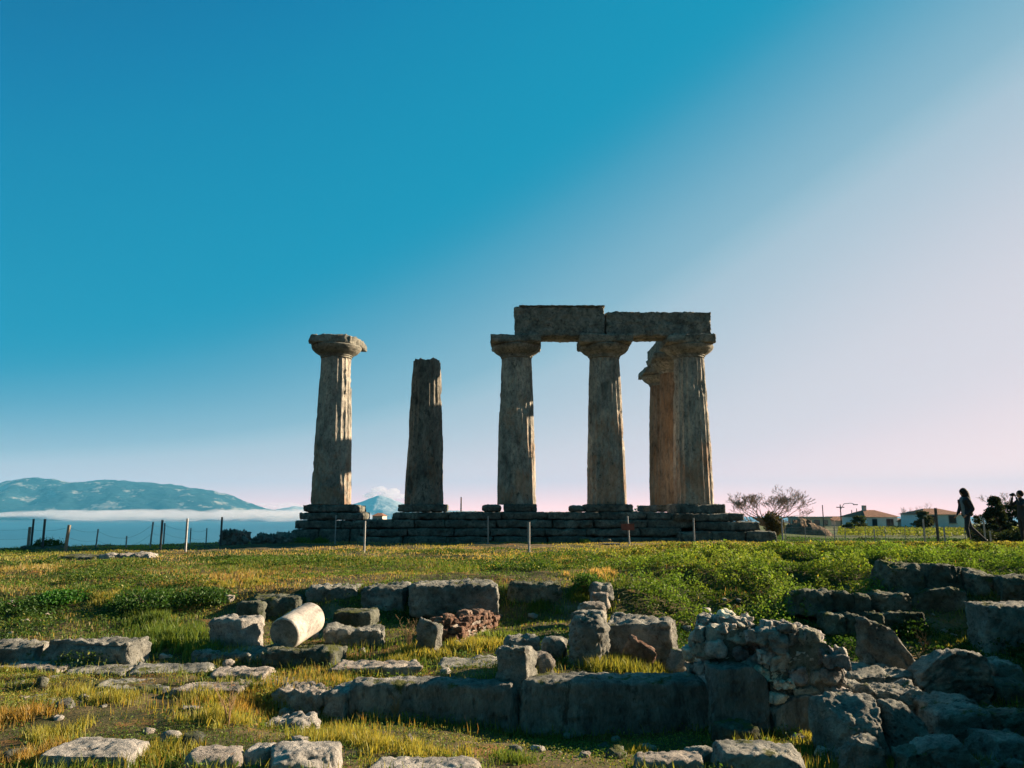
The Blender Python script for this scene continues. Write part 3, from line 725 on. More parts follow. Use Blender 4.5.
# little brick and rubble stub
def rubble(name, label, cells, mats, seed, base, size, yaw=0, cat='rubble wall', core=None, spread=1.0):
    """a heap/wall of fitted stones in one mesh on a mortar core"""
    pass
def rubble_wall(name, label, x0, x1, y0, y1, z0, topf, seed, mat, core_mat, course_h=.16, sw=(.14,.34), cat='rubble wall', rough=.03, yaw=0):
    """wall of irregular coursed stones; topf(u) gives the ragged top height"""
    rg = np.random.default_rng(seed); t = empty(name, ((x0+x1)/2, (y0+y1)/2, z0), label, cat)
    Vs, Qs, n = [], [], 0; TN = []
    L = x1 - x0; D = y1 - y0
    def put(x, y, z, w, d, h, yw=0):
        nonlocal n
        q, Q = stone_geo(w, d, h, seed=int(rg.integers(1e5)), rad=min(w, h, d)*.15, rough=rough, corner=.14, res=.026, chip=.6, facet=1.0)
        c_, s_ = math.cos(yw), math.sin(yw)
        q = np.stack([q[:,0]*c_ - q[:,1]*s_ + x, q[:,0]*s_ + q[:,1]*c_ + y, q[:,2] + z], 1)
        Vs.append(q); Qs.append(Q + n); n += len(q); b_ = rg.uniform(.6, 1.75); TN.append(np.tile([b_, b_*rg.uniform(.96, 1.04), b_*rg.uniform(.9, 1.08)], (len(q), 1)))
    def side(length, along, depth_at):
        z = 0.0
        while z < 3:
            h = course_h * rg.uniform(.7, 1.35); u = rg.uniform(-.1, 0); any_ = False
            while u < length - .03:
                w = rg.uniform(*sw) * (1 if rg.random() > .25 else .6); w = min(w, length - u + .03)
                uc = u + w/2
                gx = along(uc)
                tp = topf(np.clip((gx[0] + L/2)/L, 0, 1), np.clip((gx[1] + D/2)/D, 0, 1))
                if z + h*.5 < tp and w > .05:
                    any_ = True; hh = h * rg.uniform(.82, .99)
                    dd = rg.uniform(.16, .26); ins = rg.uniform(-.01, .03)
                    put(gx[0] + gx[2]*(dd/2 + ins), gx[1] + gx[3]*(dd/2 + ins), z + rg.uniform(-.01,.01), *((w*.97, dd) if gx[3] else (dd, w*.97)), hh, rg.uniform(-.09,.09))
                u += w
            z += h
            if not any_: break
    side(L, lambda u: (u - L/2, -D/2, 0, 1), 0); side(L, lambda u: (u - L/2, D/2, 0, -1), 0)
    side(D, lambda u: (-L/2, u - D/2, 1, 0), 0); side(D, lambda u: (L/2, u - D/2, -1, 0), 0)
    # loose stones on the top
    for k in range(int(L*D*55)):
        x = rg.uniform(-L/2+.1, L/2-.1); y = rg.uniform(-D/2+.06, D/2-.06); tp = topf((x+L/2)/L, (y+D/2)/D)
        s = rg.uniform(.07, .2); put(x, y, tp - s*.55 + rg.uniform(-.03,.03), s*1.3, s, s*.75, rg.uniform(0, 3))
    st = mesh_from('stones', np.concatenate(Vs), np.concatenate(Qs), mat, t, True)
    at = st.data.color_attributes.new('tone', 'FLOAT_COLOR', 'POINT'); c4 = np.ones((n, 4), np.float32); c4[:, :3] = np.concatenate(TN); at.data.foreach_set('color', c4.ravel())
    # mortar core with the ragged top
    nu, nv = 24, 10; V = []; Q = []
    gu = np.linspace(0, 1, nu); gv = np.linspace(0, 1, nv)
    ins = .045
    top = np.array([[topf(a, b) for a in gu] for b in gv])
    for j in range(nv):
        for i in range(nu): V.append((-L/2 + ins + gu[i]*(L-2*ins), -D/2 + ins + gv[j]*(D-2*ins), max(.05, top[j, i] - .05)))
    for j in range(nv):
        for i in range(nu): V.append((V[j*nu+i][0], V[j*nu+i][1], 0))
    K = nu*nv
    for j in range(nv-1):
        for i in range(nu-1): a = j*nu+i; Q.append([a, a+1, a+nu+1, a+nu])
    ring = [i for i in range(nu)] + [j*nu+nu-1 for j in range(1, nv)] + [(nv-1)*nu+i for i in range(nu-2, -1, -1)] + [j*nu for j in range(nv-2, 0, -1)]
    for a, b in zip(ring, ring[1:]+ring[:1]): Q.append([a, a+K, b+K, b])
    mesh_from('mortar_core', V, Q, core_mat, t, False)
    t.rotation_euler.z = yaw
    return t
def ragged(h, seed, amp=.1, f=2.5, prof=None):
    def fn(u, v):
        base = h if prof is None else float(np.interp(u, [p[0] for p in prof], [p[1] for p in prof]))
        return base + amp * float(fbm([[u*f, v*f*.7, seed]], 3, seed)[0])
    return fn
p = P(467, 640, 11.3)
rubble_wall('brick_stub', 'low stub of reddish brick and rubble running back to the sunlit ashlar', -.2, .2, -.7, .7, 0, ragged(.30, 5, .22), 61, M['brick'], M['lime_rust'], .085, (.08,.2), 'brick wall', .018)
t_ = bpy.data.objects['brick_stub']; t_.location = (p.x, 11.6, tz(p.x, 11.6) - .08); t_.rotation_euler.z = R(-22)
t_.scale = (1,1,1)
# stones running up to the right of it
for k, (a, b, c_, e, d_, mt, lb) in enumerate(((568,604,612,626,10.6,'lime','flat stone at the foot of the stepped line of stones'),(578,606,603,614,11.3,'lime_rust','second stone up the stepped line of small stones'),
    (592,611,593,606,12.0,'lime_rust','brownish third stone up the stepped line with a sunlit right side'),(594,616,583,594,12.7,'lime','topmost stone of the stepped line below the dry grass'),(619,626,567,577,16.5,'lime_pale','little pale stone standing in the dry grass'))):
    blk(a,b,c_,e,d_,.3,mt,lb,120+k, R(10*k-15), rad=.07, rough=.04, corner=.08, name='stone')
blk(569,607,617,674,8.9,.42,'lime','upright rounded block with dark lichen on the long trench wall',130, R(-8), rad=.14, rough=.05, corner=.06)
blk(606,676,620,665,9.5,.62,'lime','tilted slab with a bright flat top beside the upright block',131, R(-10), (R(3),R(2)), rad=.06, rough=.05, corner=.07)
blk(611,646,636,668,9.15,.08,'brick','thin slanting row of red bricks leaning on the tilted slab',132, R(-35), (0,R(22)), rad=.03, rough=.04, corner=.1, name='brick_course', cat='bricks')
blk(671,690,650,668,9.0,.3,'lime','wedge shaped stone at the right foot of the tilted slab',133, R(20), (0,R(25)), rad=.06, rough=.04)
blk(493,529,647,691,8.15,.34,'lime','boxy upright block leaning left on the trench wall with sunlit right side',134, R(-24), (R(-4),R(-5)), rad=.05, rough=.035, corner=.06)
blk(505,541,637,652,8.9,.25,'lime','stone cap resting behind the leaning boxy block',135, R(12), rad=.07, rough=.04)
blk(533,556,655,677,8.45,.28,'lime_rust','small dark stone beside the leaning boxy block',136, R(14), rad=.06, rough=.05)
blk(541,566,639,652,9.2,.3,'lime','rounded stone lying behind the small dark stone',137, R(-10), rad=.09)
# trench wall
blk(345,520,683,741,8.0,.32,'trench','left half of the long weathered wall along the trench',140, R(-1.5), rad=.07, rough=.026, corner=.03, name='trench_wall', cat='stone wall', sink=.25)
blk(519,716,679,741,7.98,.45,'trench','right half of the long weathered wall along the trench',141, R(1), rad=.07, rough=.026, corner=.03, name='trench_wall', cat='stone wall', sink=.25)
blk(776,848,698,742,7.72,.5,'trench','low dark footing under the right stretch of rubble wall',144, R(3), rad=.07, rough=.03, corner=.03, name='wall_base', cat='stone wall', sink=.25)
blk(712,778,668,740,7.75,.5,'trench','dark masonry base under the left stretch of rubble wall',142, R(0), rad=.07, rough=.026, corner=.02, name='wall_base', cat='stone wall', sink=.25)
blk(722,768,722,744,7.3,.4,'lime_dark','smooth boulder lying in front of the dark masonry base',143, R(8), rad=.16, rough=.03, name='boulder', cat='boulder')
# rubble wall on top of the base
x0 = P(706, 690, 8.0).x; x1 = P(770, 690, 8.0).x; zb = tn(697)*8.0
rubble_wall('rubble_wall', 'left stretch of coursed rubble wall with a ragged top of loose stones', x0, x1, 8.12, 8.75, zb - .3, ragged(0, 7, .06, 4, [(0, .84), (.25, .94), (1, 1.0)]), 62, M['rubble'], M['lime_dark'], .13, (.13,.32))
x0 = P(768, 695, 7.85).x; x1 = P(849, 695, 7.85).x; zb = tn(697)*7.85
rubble_wall('rubble_wall', 'right stretch of rubble wall ending in large pale stones stepping down', x0, x1, 7.86, 8.45, zb - .06, ragged(0, 9, .05, 4, [(0, .70), (.5, .66), (.85, .58), (1, .46)]), 63, M['rubble'], M['lime_dark'], .16, (.2,.42), rough=.035)
# upper right: blocks in the green bank
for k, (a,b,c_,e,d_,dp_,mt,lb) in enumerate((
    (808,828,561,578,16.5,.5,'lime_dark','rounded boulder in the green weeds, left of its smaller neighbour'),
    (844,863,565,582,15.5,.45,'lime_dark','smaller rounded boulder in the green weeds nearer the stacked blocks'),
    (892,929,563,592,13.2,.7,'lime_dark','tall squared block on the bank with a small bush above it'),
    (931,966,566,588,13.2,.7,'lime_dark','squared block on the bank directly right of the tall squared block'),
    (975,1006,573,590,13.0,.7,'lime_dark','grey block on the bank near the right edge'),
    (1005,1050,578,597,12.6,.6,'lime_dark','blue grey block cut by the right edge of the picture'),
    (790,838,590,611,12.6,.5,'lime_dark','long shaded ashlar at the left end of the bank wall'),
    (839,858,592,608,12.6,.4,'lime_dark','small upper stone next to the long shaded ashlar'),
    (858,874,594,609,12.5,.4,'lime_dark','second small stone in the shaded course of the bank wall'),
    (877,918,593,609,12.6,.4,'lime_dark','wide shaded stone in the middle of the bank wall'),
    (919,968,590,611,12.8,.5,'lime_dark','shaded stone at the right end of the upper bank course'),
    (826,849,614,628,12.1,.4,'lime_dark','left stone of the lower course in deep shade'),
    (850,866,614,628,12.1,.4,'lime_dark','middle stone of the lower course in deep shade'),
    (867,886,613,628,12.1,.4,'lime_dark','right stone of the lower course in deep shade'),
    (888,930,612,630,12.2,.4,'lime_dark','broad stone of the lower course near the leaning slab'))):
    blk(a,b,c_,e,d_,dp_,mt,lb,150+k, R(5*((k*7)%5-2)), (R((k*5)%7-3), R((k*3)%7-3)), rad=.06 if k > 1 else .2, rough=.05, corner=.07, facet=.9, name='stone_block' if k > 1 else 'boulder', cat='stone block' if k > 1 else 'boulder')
blk(990,1070,604,640,11.2,.6,'lime','flat pale slab jutting from the bank at the right edge',170, R(-2), sink=.7, rad=.08, rough=.04)
# leaning slabs right
def prism(name, label, pts, d0, dep, mat, seed, yaw=0, cat='stone slab', res=.03, rough=.035):
    """slab whose face outline is pts (px, py) at distance d0, with real thickness"""
    w3 = [P(a, b, d0) for a, b in pts]
    cx = (min(v.x for v in w3)+max(v.x for v in w3))/2; zmin = min(v.z for v in w3)
    xs_ = np.array([v.x - cx for v in w3]); zs = np.array([v.z - zmin for v in w3])
    x0, x1 = xs_.min(), xs_.max(); h = zs.max()
    q, Q = stone_geo(x1-x0, dep, 1.0, seed=seed, rad=.05, rough=rough, corner=.0, res=res)
    n = len(pts)//2
    tx = xs_[:n]; tzv = zs[:n]                                   # top profile left to right
    u = q[:, 0]
    top = np.interp(u, tx, tzv) + .02*fbm(np.stack([u*9, q[:,1]*9, u*0], 1), 3, seed)
    q[:, 2] = -.15 + q[:, 2] * (top + .15)
    q[:, 1] += .05*fbm(np.stack([u*4, q[:,2]*4, u*0], 1), 3, seed+1)
    o = mesh_from(name, q, Q, M[mat], None, True, (cx, d0 + dep/2, zmin)); o.rotation_euler.z = yaw
    return tag(o, label, cat)
prism('leaning_slab', 'tall slab with its top edge sloping down to the right', [(866,618),(880,622),(893,630),(905,646),(917,662),(928,668),(930,680),(866,680)][:6]+[(928,678),(917,680),(905,682),(893,683),(880,682),(866,678)], 9.6, .24, 'lime', 171, R(8))
prism('weathered_block', 'large dark block with a humped top right of the leaning slab', [(922,672),(935,660),(950,654),(968,652),(985,655),(993,664)]+[(993,700),(985,702),(968,702),(950,702),(935,700),(922,698)], 8.9, .32, 'lime', 172, R(2), 'stone block')
blk(994,1030,663,684,9.4,.5,'lime','upper of two blocks at the right edge beside the humped block',173, R(5), rad=.08, rough=.04)
blk(996,1040,685,702,8.9,.5,'lime_dark','lower of two blocks at the right edge beside the humped block',174, R(-5), rad=.08, rough=.04)
blk(856,925,675,692,9.0,.7,'lime','flat broken slab lying in front of the leaning slab',175, R(5), rad=.05, rough=.05, name='flat_slab')
blk(852,930,690,706,8.1,.6,'lime','flat ledge stone just above the heap of boulders',176, R(-6), rad=.07, rough=.06, name='flat_slab')
# heap bottom right
for k,(a,b,c_,e,d_,dp_,mt,rd,ym,lb) in enumerate((
    (836,905,704,775,6.7,.6,'lime',.2,4,'big craggy boulder at the left end of the near heap'),
    (848,904,738,775,6.15,.4,'lime',.2,-6,'smooth rounded boulder in front of the big craggy one'),
    (898,952,712,760,6.7,.45,'lime',.16,10,'blocky boulder in the middle of the near heap'),
    (903,940,752,785,6.0,.35,'lime_dark',.16,0,'dark boulder low in the middle of the near heap'),
    (940,1003,713,738,6.9,.5,'lime',.12,-8,'long ridge shaped boulder topped with a yellow plant'),
    (968,1002,707,732,7.2,.35,'lime',.12,20,'leaning grey boulder behind the ridge shaped one'),
    (932,1000,742,790,6.0,.5,'lime',.14,6,'broad flat topped boulder at the bottom of the heap'),
    (996,1050,728,785,6.3,.5,'lime',.16,-5,'boulder cut by the lower right corner'),
    (935,985,702,716,7.6,.5,'lime',.06,0,'thin slab lying behind the heap of boulders'),
    (1000,1050,712,728,7.3,.5,'lime_dark',.1,0,'half buried slab at the far right of the heap'))):
    blk(a,b,c_,e,d_,dp_,mt,lb,180+k, R(ym), rad=rd*.6, rough=.03, corner=.12, name='boulder', cat='boulder', chip=.8, facet=1.3, res=.018)
for k,(px,py) in enumerate(((893,706),(915,716),(958,737),(985,742),(1012,735),(880,742),(938,726),(1000,716),(925,765),(965,703),(1018,760),(842,750),(990,760),(870,702))):
    h_ = hit(px, py+14); s = .12 + .07*((k*37)%5)/5
    stone('heap_stone', (h_.x, h_.y, tn(py)*h_.y - s*.9), (s*1.5, s*1.2, s), M['lime' if k%3 else 'lime_dark'], 700+k, k*1.3, (0,.2), 'smaller broken stone wedged among the boulders of the near right heap', 'stone', group='small stones wedged in the right hand heap', rad=s*.2, rough=.03, corner=.14, facet=1.2, res=.018)
# bottom edge stones
for k,(a,b,c_,e,d_,dp_,mt,rd,ym,lb) in enumerate((
    (28,122,752,778,5.75,.46,'lime_pale',.05,-8,'broad pale flat slab in the lower left foreground'),
    (181,238,757,790,5.6,.38,'lime_rust',.09,8,'pinkish boulder with orange lichen left of the crevice'),
    (234,268,750,785,5.75,.3,'lime_pale',.09,-5,'small pale boulder between two bigger ones at the bottom'),
    (265,340,756,795,5.55,.48,'lime_pale',.07,12,'large cracked pale boulder at the bottom of the picture'),
    (362,480,773,790,5.7,.4,'lime_pale',.06,0,'low pale stone just rising above the bottom edge'),
    (640,716,763,790,5.8,.35,'lime_rust',.06,3,'low stone line left of the blue grey slabs at the bottom'),
    (718,806,757,790,5.8,.42,'lime',.06,-4,'blue grey flat slab at the bottom near the orange soil'),
    (696,730,752,766,6.2,.25,'lime',.06,14,'small stone behind the blue grey flat slab'))):
    blk(a,b,c_,e,d_,dp_,mt,lb,200+k, R(ym), (R(-3),0), rad=rd*.7, rough=.018, corner=.08, name='foreground_stone', cat='stone', res=.016, facet=.8, chip=.5)
# left ruins
blk(-60,34,643,668,9.6,.5,'lime','left half of the low wall with a dark front at the left edge',210, R(1), rad=.06, rough=.05, name='low_wall', cat='stone wall')
blk(33,131,641,667,9.5,.5,'lime','right half of the low wall with its end face in the sun',211, R(-6), rad=.06, rough=.05, name='low_wall', cat='stone wall', corner=.06)
blk(268,322,692,722,8.1,.7,'lime_rust','square ledge block with a bright right side at the end of the trench',212, R(-14), rad=.05, rough=.05)
blk(318,345,689,722,8.0,.45,'lime_pale','pale slanting block joining the ledge to the trench wall',213, R(-14), rad=.05, rough=.04, corner=.08)
blk(262,318,722,738,7.3,.4,'lime_pale','pitted pale stone half sunk in grass below the ledge',214, R(10), rad=.09, rough=.05)
for k,(a,b,c_,e,d_,lb) in enumerate(((-10,62,669,675,9.1,'thin rock ledge at the left edge under the low wall'),(56,120,672,678,8.95,'thin rock ledge left of the grass clump'),(118,205,671,678,9.0,'thin rock ledge below the tall green grass'),
    (200,262,675,683,8.7,'thin rock ledge under the flat ledge slab'),(8,84,704,711,7.7,'pale thin ledge with a dark hollow below it'),(86,160,688,694,8.3,'thin ledge among orange moss'),(170,235,690,698,8.2,'short thin ledge right of the orange moss'),(-20,40,684,691,8.4,'low ledge strip at the left edge'),(230,290,684,692,8.5,'thin ledge running towards the trench wall'),(330,420,668,675,8.9,'flat ledge above the left half of the trench wall'),(440,500,664,671,9.2,'flat ledge left of the leaning boxy block'))):
    blk(a,b,c_,e,d_,.5,'lime' if k%3 else 'lime_rust',lb,220+k, R((k*5)%13-6), rad=.03, rough=.024, corner=.12, name='rock_ledge', cat='rock ledge', sink=.06, chip=.7, facet=.5)
# far left stones
for k,(a,b,c_,e,d_,dp_,mt,lb) in enumerate(((52,96,556,566,19.5,.7,'lime_dark','dark end of the stone row in the dry grass'),(96,113,554,563,19.6,.6,'lime_pale','pale second stone of the row in the dry grass'),
    (113,131,554,563,19.7,.6,'lime_rust','third stone of the row in the dry grass'),(130,150,553,563,19.6,.6,'lime_pale','bright last stone of the row in the dry grass'),
    (-20,54,569,576,17.5,.6,'lime_pale','flat pale slab at the left edge in reddish grass'),(204,240,570,577,17.0,.5,'lime','half buried flat rock in the dry grass'),
    (20,60,546,552,24.5,.6,'lime_dark','low dark stone below the left fence posts'))):
    blk(a,b,c_,e,d_,dp_,mt,lb,240+k, R((k*7)%11-5), rad=.1, rough=.05, corner=.06)
blk(214,243,528,545,27.5,.9,'lime','rugged rock on the skyline beside the left fence',250, rad=.25, rough=.22, name='boulder', cat='boulder', corner=.12)
blk(250,272,534,545,29,.9,'lime','low dark rock on the skyline left of the column base',251, rad=.25, rough=.2, corner=.15, name='boulder', cat='boulder')
blk(270,290,532,546,29.5,.9,'lime','dark rock touching the base of the lone column',252, rad=.25, rough=.2, corner=.15, name='boulder', cat='boulder')
blk(600,612,539,546,30,.4,'temple_step','pale flat stone lying at the foot of the steps by the red sign',253, rad=.05)
# scattered small stones: each one its own
rs = np.random.default_rng(5)
for k in range(170):
    px = rs.uniform(0, 1024); py = rs.uniform(600, 760)
    if 345 < px < 850 and 680 < py < 735: continue
    h_ = hit(px, py); s = rs.uniform(.05, .15)
    if k == 0 or k > 0:
        q, Q = stone_geo(s*rs.uniform(1, 1.6), s*rs.uniform(.8, 1.2), s*rs.uniform(.5, .9), seed=300+k, rad=s*.3, rough=.02, corner=.1, res=.03, facet=1.2)
        o = mesh_from('loose_stone', q, Q, M[('lime','lime_pale','lime_dark','lime_rust')[k%4]], None, True, (h_.x, h_.y, tz(h_.x, h_.y) - s*.28))
        o.rotation_euler.z = rs.uniform(0, 6)
        tag(o, 'small loose stone lying in the grass among the ruins', 'stone', 'small loose stones scattered in the grass')
# ------------------------------------------------------------------ vegetation
def clutter(b):  return b
C = lambda *c: np.array(c, float)
DRY = C(.50,.38,.19); RED = C(.28,.15,.08); GOLD = C(.36,.26,.08); YG = C(.31,.31,.08); GRN = C(.115,.18,.04); DKG = C(.035,.075,.02); LIME = C(.22,.25,.06)
def blades(name, pts, hgt, wid, cols, seed, mat, lean=.35, label=None, nseg=2):
    """pts (n,3) roots; one bent blade each"""
    rg = np.random.default_rng(seed); n = len(pts)
    a = rg.uniform(0, 2*PI, n); la = rg.uniform(0, 2*PI, n); le = rg.uniform(.1, 1, n) * lean
    wx, wy = np.cos(a)*wid*.5, np.sin(a)*wid*.5
    lx, ly = np.cos(la)*le*hgt, np.sin(la)*le*hgt
    V = np.empty((n, 5, 3), np.float32)
    for k, (s, w) in enumerate(((0, 1), (.55, .8))):
        cx = pts[:,0] + lx*s*s; cy = pts[:,1] + ly*s*s; cz = pts[:,2] + hgt*s - .01
        V[:, 2*k] = np.stack([cx-wx*w, cy-wy*w, cz], 1); V[:, 2*k+1] = np.stack([cx+wx*w, cy+wy*w, cz], 1)
    V[:, 4] = np.stack([pts[:,0]+lx, pts[:,1]+ly, pts[:,2]+hgt*(1-.25*le)], 1)
    b = np.arange(n)[:, None] * 5
    T = np.concatenate([b + [0,1,3], b + [0,3,2], b + [2,3,4]], 0)
    o = mesh_from(name, V.reshape(-1, 3), T, mat, None, False)
    set_tint(o, np.repeat(cols, 5, 0)); return tag(o, kind='stuff') if label is None else tag(o, label, None, None, 'stuff')
def leaves(name, pts, size, cols, seed, mat, up=.4, kind='stuff', parent=None, asp=.6):
    rg = np.random.default_rng(seed); n = len(pts)
    d = rg.normal(size=(n, 3)); d[:, 2] = np.abs(d[:, 2])*.7 + up; d /= np.linalg.norm(d, axis=1, keepdims=True)    # leaf normal
    t = np.cross(d, rg.normal(size=(n, 3))); t /= np.linalg.norm(t, axis=1, keepdims=True); s = np.cross(d, t)
    L = size[:, None]; V = np.empty((n, 4, 3), np.float32)
    V[:, 0] = pts; V[:, 1] = pts + t*L*.5 + s*L*asp*.5 + d*L*.1; V[:, 2] = pts + t*L; V[:, 3] = pts + t*L*.5 - s*L*asp*.5 + d*L*.1
    Q = np.arange(n*4).reshape(n, 4)
    T = np.concatenate([Q[:, [0,1,2]], Q[:, [0,2,3]]], 0)
    o = mesh_from(name, V.reshape(-1, 3), T, mat, parent, False); set_tint(o, np.repeat(cols, 4, 0))
    if kind: tag(o, kind=kind)
    return o
def scatter(n, y0, y1, rg, b0=-60, b1=1090, dens=None):
    """uniform on the ground inside the wedge the photograph sees"""
    y = np.sqrt(rg.uniform(y0*y0, y1*y1, n)); b = rg.uniform(b0, b1, n); x = (b - 512)/F*y*.985
    z = terrain(x, y); p = np.stack([x, y, z], 1)
    if dens is not None:
        k = rg.uniform(0, 1, n) < dens(p, b); p = p[k]; b = b[k]
    return p, b
def steep(p):
    e = .12
    return np.abs(terrain(p[:,0], p[:,1]+e) - terrain(p[:,0], p[:,1]-e)) / (2*e)
def patch(p, s, seed, o=3): return fbm(p*np.array([s, s, 0]) , o, seed)
def jit(c, rg, a=.18): return np.clip(c * rg.uniform(1-a, 1+a, (len(c), 1)) * (1 + rg.normal(0, .05, c.shape)), .005, 1)
def lerp(a, b, t): return a*(1-t[:, None]) + b*t[:, None]
rg = np.random.default_rng(77)
# path of bare earth in front of the temple and between the ruins
def bare(p, b):
    y = p[:, 1]
    path = ss(23.0, 24.6, y + .5*patch(p, .3, 3)) * ss(29.8, 28.6, y) * ss(140, 260, b) * ss(860, 700, b)
    soil = ss(.08, .26, patch(p, .8, 41)) * ss(10.2, 9.0, y) * .75
    return np.clip(path*.96*(.6+.6*ss(-.2,.15,patch(p,.35,43))) + soil, 0, 1)
def zone_right(b, y): return ss(600, 680, b + 20*np.sin(y*2)) * ss(11.4, 12.4, y)
# --- near grass
def d_near(p, b): return np.clip(.42 + 1.1*patch(p, 1.1, 51), .14, 1) * (1 - bare(p, b)) * (1 - .7*ss(.6, 1.4, steep(p)))
p, b = scatter(230000, 5.0, 10.2, rg, -60, 1090, d_near)
tall = np.clip(patch(p, .9, 53)*1.6 + .3, 0, 1)
h_ = (.018 + .13*tall**1.6*rg.uniform(.2, 1, len(p))**1.5); g1 = np.clip(patch(p, .5, 54)*2.0 + .28, 0, 1); g2 = rg.uniform(0, 1, len(p))
c = lerp(np.tile(GRN, (len(p), 1)), np.tile(YG, (len(p), 1)), g1); c = lerp(c, np.tile(GOLD, (len(p), 1)), (g2 < .22 + .25*g1)*.8); c = lerp(c, np.tile(RED, (len(p), 1)), (rg.uniform(0,1,len(p)) < .06)*.8)
blades('near_grass', p, h_, .006 + .004*rg.uniform(0, 1, len(p)), jit(c, rg), 1, M['grass'])
# --- middle grass
def d_mid(p, b): return np.clip(.45 + .9*patch(p, .7, 61), .05, 1) * (1 - bare(p, b)) * (1 - .8*zone_right(b, p[:,1])) * (1 - .6*ss(.8, 1.6, steep(p)))
p, b = scatter(190000, 9.5, 19, rg, -60, 1090, d_mid)
g1 = np.clip(patch(p, .28, 64)*2.2 - .08 + .5*ss(13, 18, p[:,1]), 0, 1); left = ss(330, 60, b)
h_ = (.025 + .10*np.clip(patch(p, .6, 63)*1.4+.4, 0, 1)*rg.uniform(.2, 1, len(p))**1.6)
c = lerp(np.tile(GRN*1.1, (len(p), 1)), np.tile(YG*.95, (len(p), 1)), g1); c = lerp(c, np.tile(DRY, (len(p), 1)), (rg.uniform(0,1,len(p)) < .12 + .55*g1)*.75)
c = lerp(c, np.tile(RED, (len(p), 1)), (rg.uniform(0,1,len(p)) < .10 + .35*ss(.1, .4, patch(p, .2, 68)))*.7)
blades('meadow_grass', p, h_, .010 + .006*rg.uniform(0, 1, len(p)), jit(c, rg), 2, M['grass'])
# --- far grass
def d_far(p, b): return np.clip(.55 + .8*patch(p, .5, 71), .1, 1) * (1 - bare(p, b))
p, b = scatter(150000, 18, 31.2, rg, -60, 1090, d_far)
gr = zone_right(b, p[:,1]); dry = np.clip(patch(p, .16, 74)*1.8 + .45, 0, 1) * (1 - gr*.8)
c = lerp(np.tile(YG*1.05, (len(p), 1)), np.tile(DRY, (len(p), 1)), np.clip(dry + rg.normal(0, .15, len(p)), 0, 1)*.8)
c = lerp(c, np.tile(RED*1.2, (len(p), 1)), np.clip(patch(p, .12, 78)*3 + .4, 0, 1)*ss(330, 120, b)*.85)
c = lerp(c, np.tile(LIME, (len(p), 1)), gr*(rg.uniform(0,1,len(p)) < .7))
h_ = .022 + .07*rg.uniform(.15, 1, len(p))**2*np.clip(patch(p, .5, 75)*1.5+.6, .1, 1.2)
blades('dry_grass', p, h_, .016 + .010*rg.uniform(0, 1, len(p)), jit(c, rg), 3, M['grass'])
# --- grass tufts growing taller: listed clumps (px, py, radius m, height m, n, colour)
CL = [(165,640,.55,.26,2600,GRN*1.1),(195,655,.35,.22,1200,GRN*1.2),(150,622,.5,.20,1500,GRN),(12,672,.12,.12,300,YG),(420,655,.35,.16,1200,YG),(395,665,.2,.14,500,YG),(340,645,.12,.10,250,YG),(475,648,.4,.2,1500,YG),
      (510,640,.3,.16,900,GRN*1.3),(640,668,.45,.18,2200,LIME),(610,670,.25,.22,900,LIME),(665,662,.25,.12,700,YG),(475,625,.3,.15,800,RED*1.2),(440,640,.25,.14,600,RED*1.2),
      (80,695,.25,.14,700,YG),(110,700,.3,.13,800,YG),(210,700,.2,.2,450,YG),(245,712,.25,.16,600,GOLD),(220,720,.3,.16,900,YG),(15,720,.3,.16,900,GOLD),(60,735,.3,.14,900,YG),(340,740,.35,.16,1300,YG),(380,748,.4,.14,1400,YG),
      (320,722,.2,.14,500,GRN),(420,755,.3,.10,800,YG),(30,760,.3,.14,800,GOLD),(160,755,.25,.13,800,YG),(825,728,.18,.16,600,LIME),(815,745,.2,.10,500,YG),(640,752,.15,.12,300,YG),(515,760,.2,.10,500,GRN),
      (600,575,.5,.14,900,DRY),(640,590,.4,.16,800,GRN),(585,600,.3,.16,500,GRN),(545,610,.35,.15,600,GRN),(110,600,.6,.12,1200,YG),(240,585,.7,.12,1500,YG),(1015,640,.3,.2,700,LIME),(985,650,.2,.1,300,YG),(945,640,.3,.08,600,YG*.8)]
P_, Hh, Cc = [], [], []
for (a, b_, r_, hh, n_, cl) in CL:
    h0 = hit(a, b_); th = rg.uniform(0, 2*PI, n_); rr = r_*np.sqrt(rg.uniform(0, 1, n_))
    nb = 1 + n_//60; cxs = h0.x + rg.normal(0, r_*.5, nb); cys = h0.y + rg.normal(0, r_*.4, nb); w_ = rg.integers(0, nb, n_)
    x = cxs[w_] + rg.normal(0, .05, n_); y = cys[w_] + rg.normal(0, .05, n_)
    P_.append(np.stack([x, y, terrain(x, y)], 1)); Hh.append(hh*.8*rg.uniform(.25, 1.1, n_)**1.2); Cc.append(np.tile(cl, (n_, 1)))
P_ = np.concatenate(P_); Hh = np.concatenate(Hh); Cc = jit(np.concatenate(Cc), rg, .3)
blades('tall_grass', P_, Hh, .008 + .003*(P_[:,1] > 9), Cc, 4, M['grass'], .55)
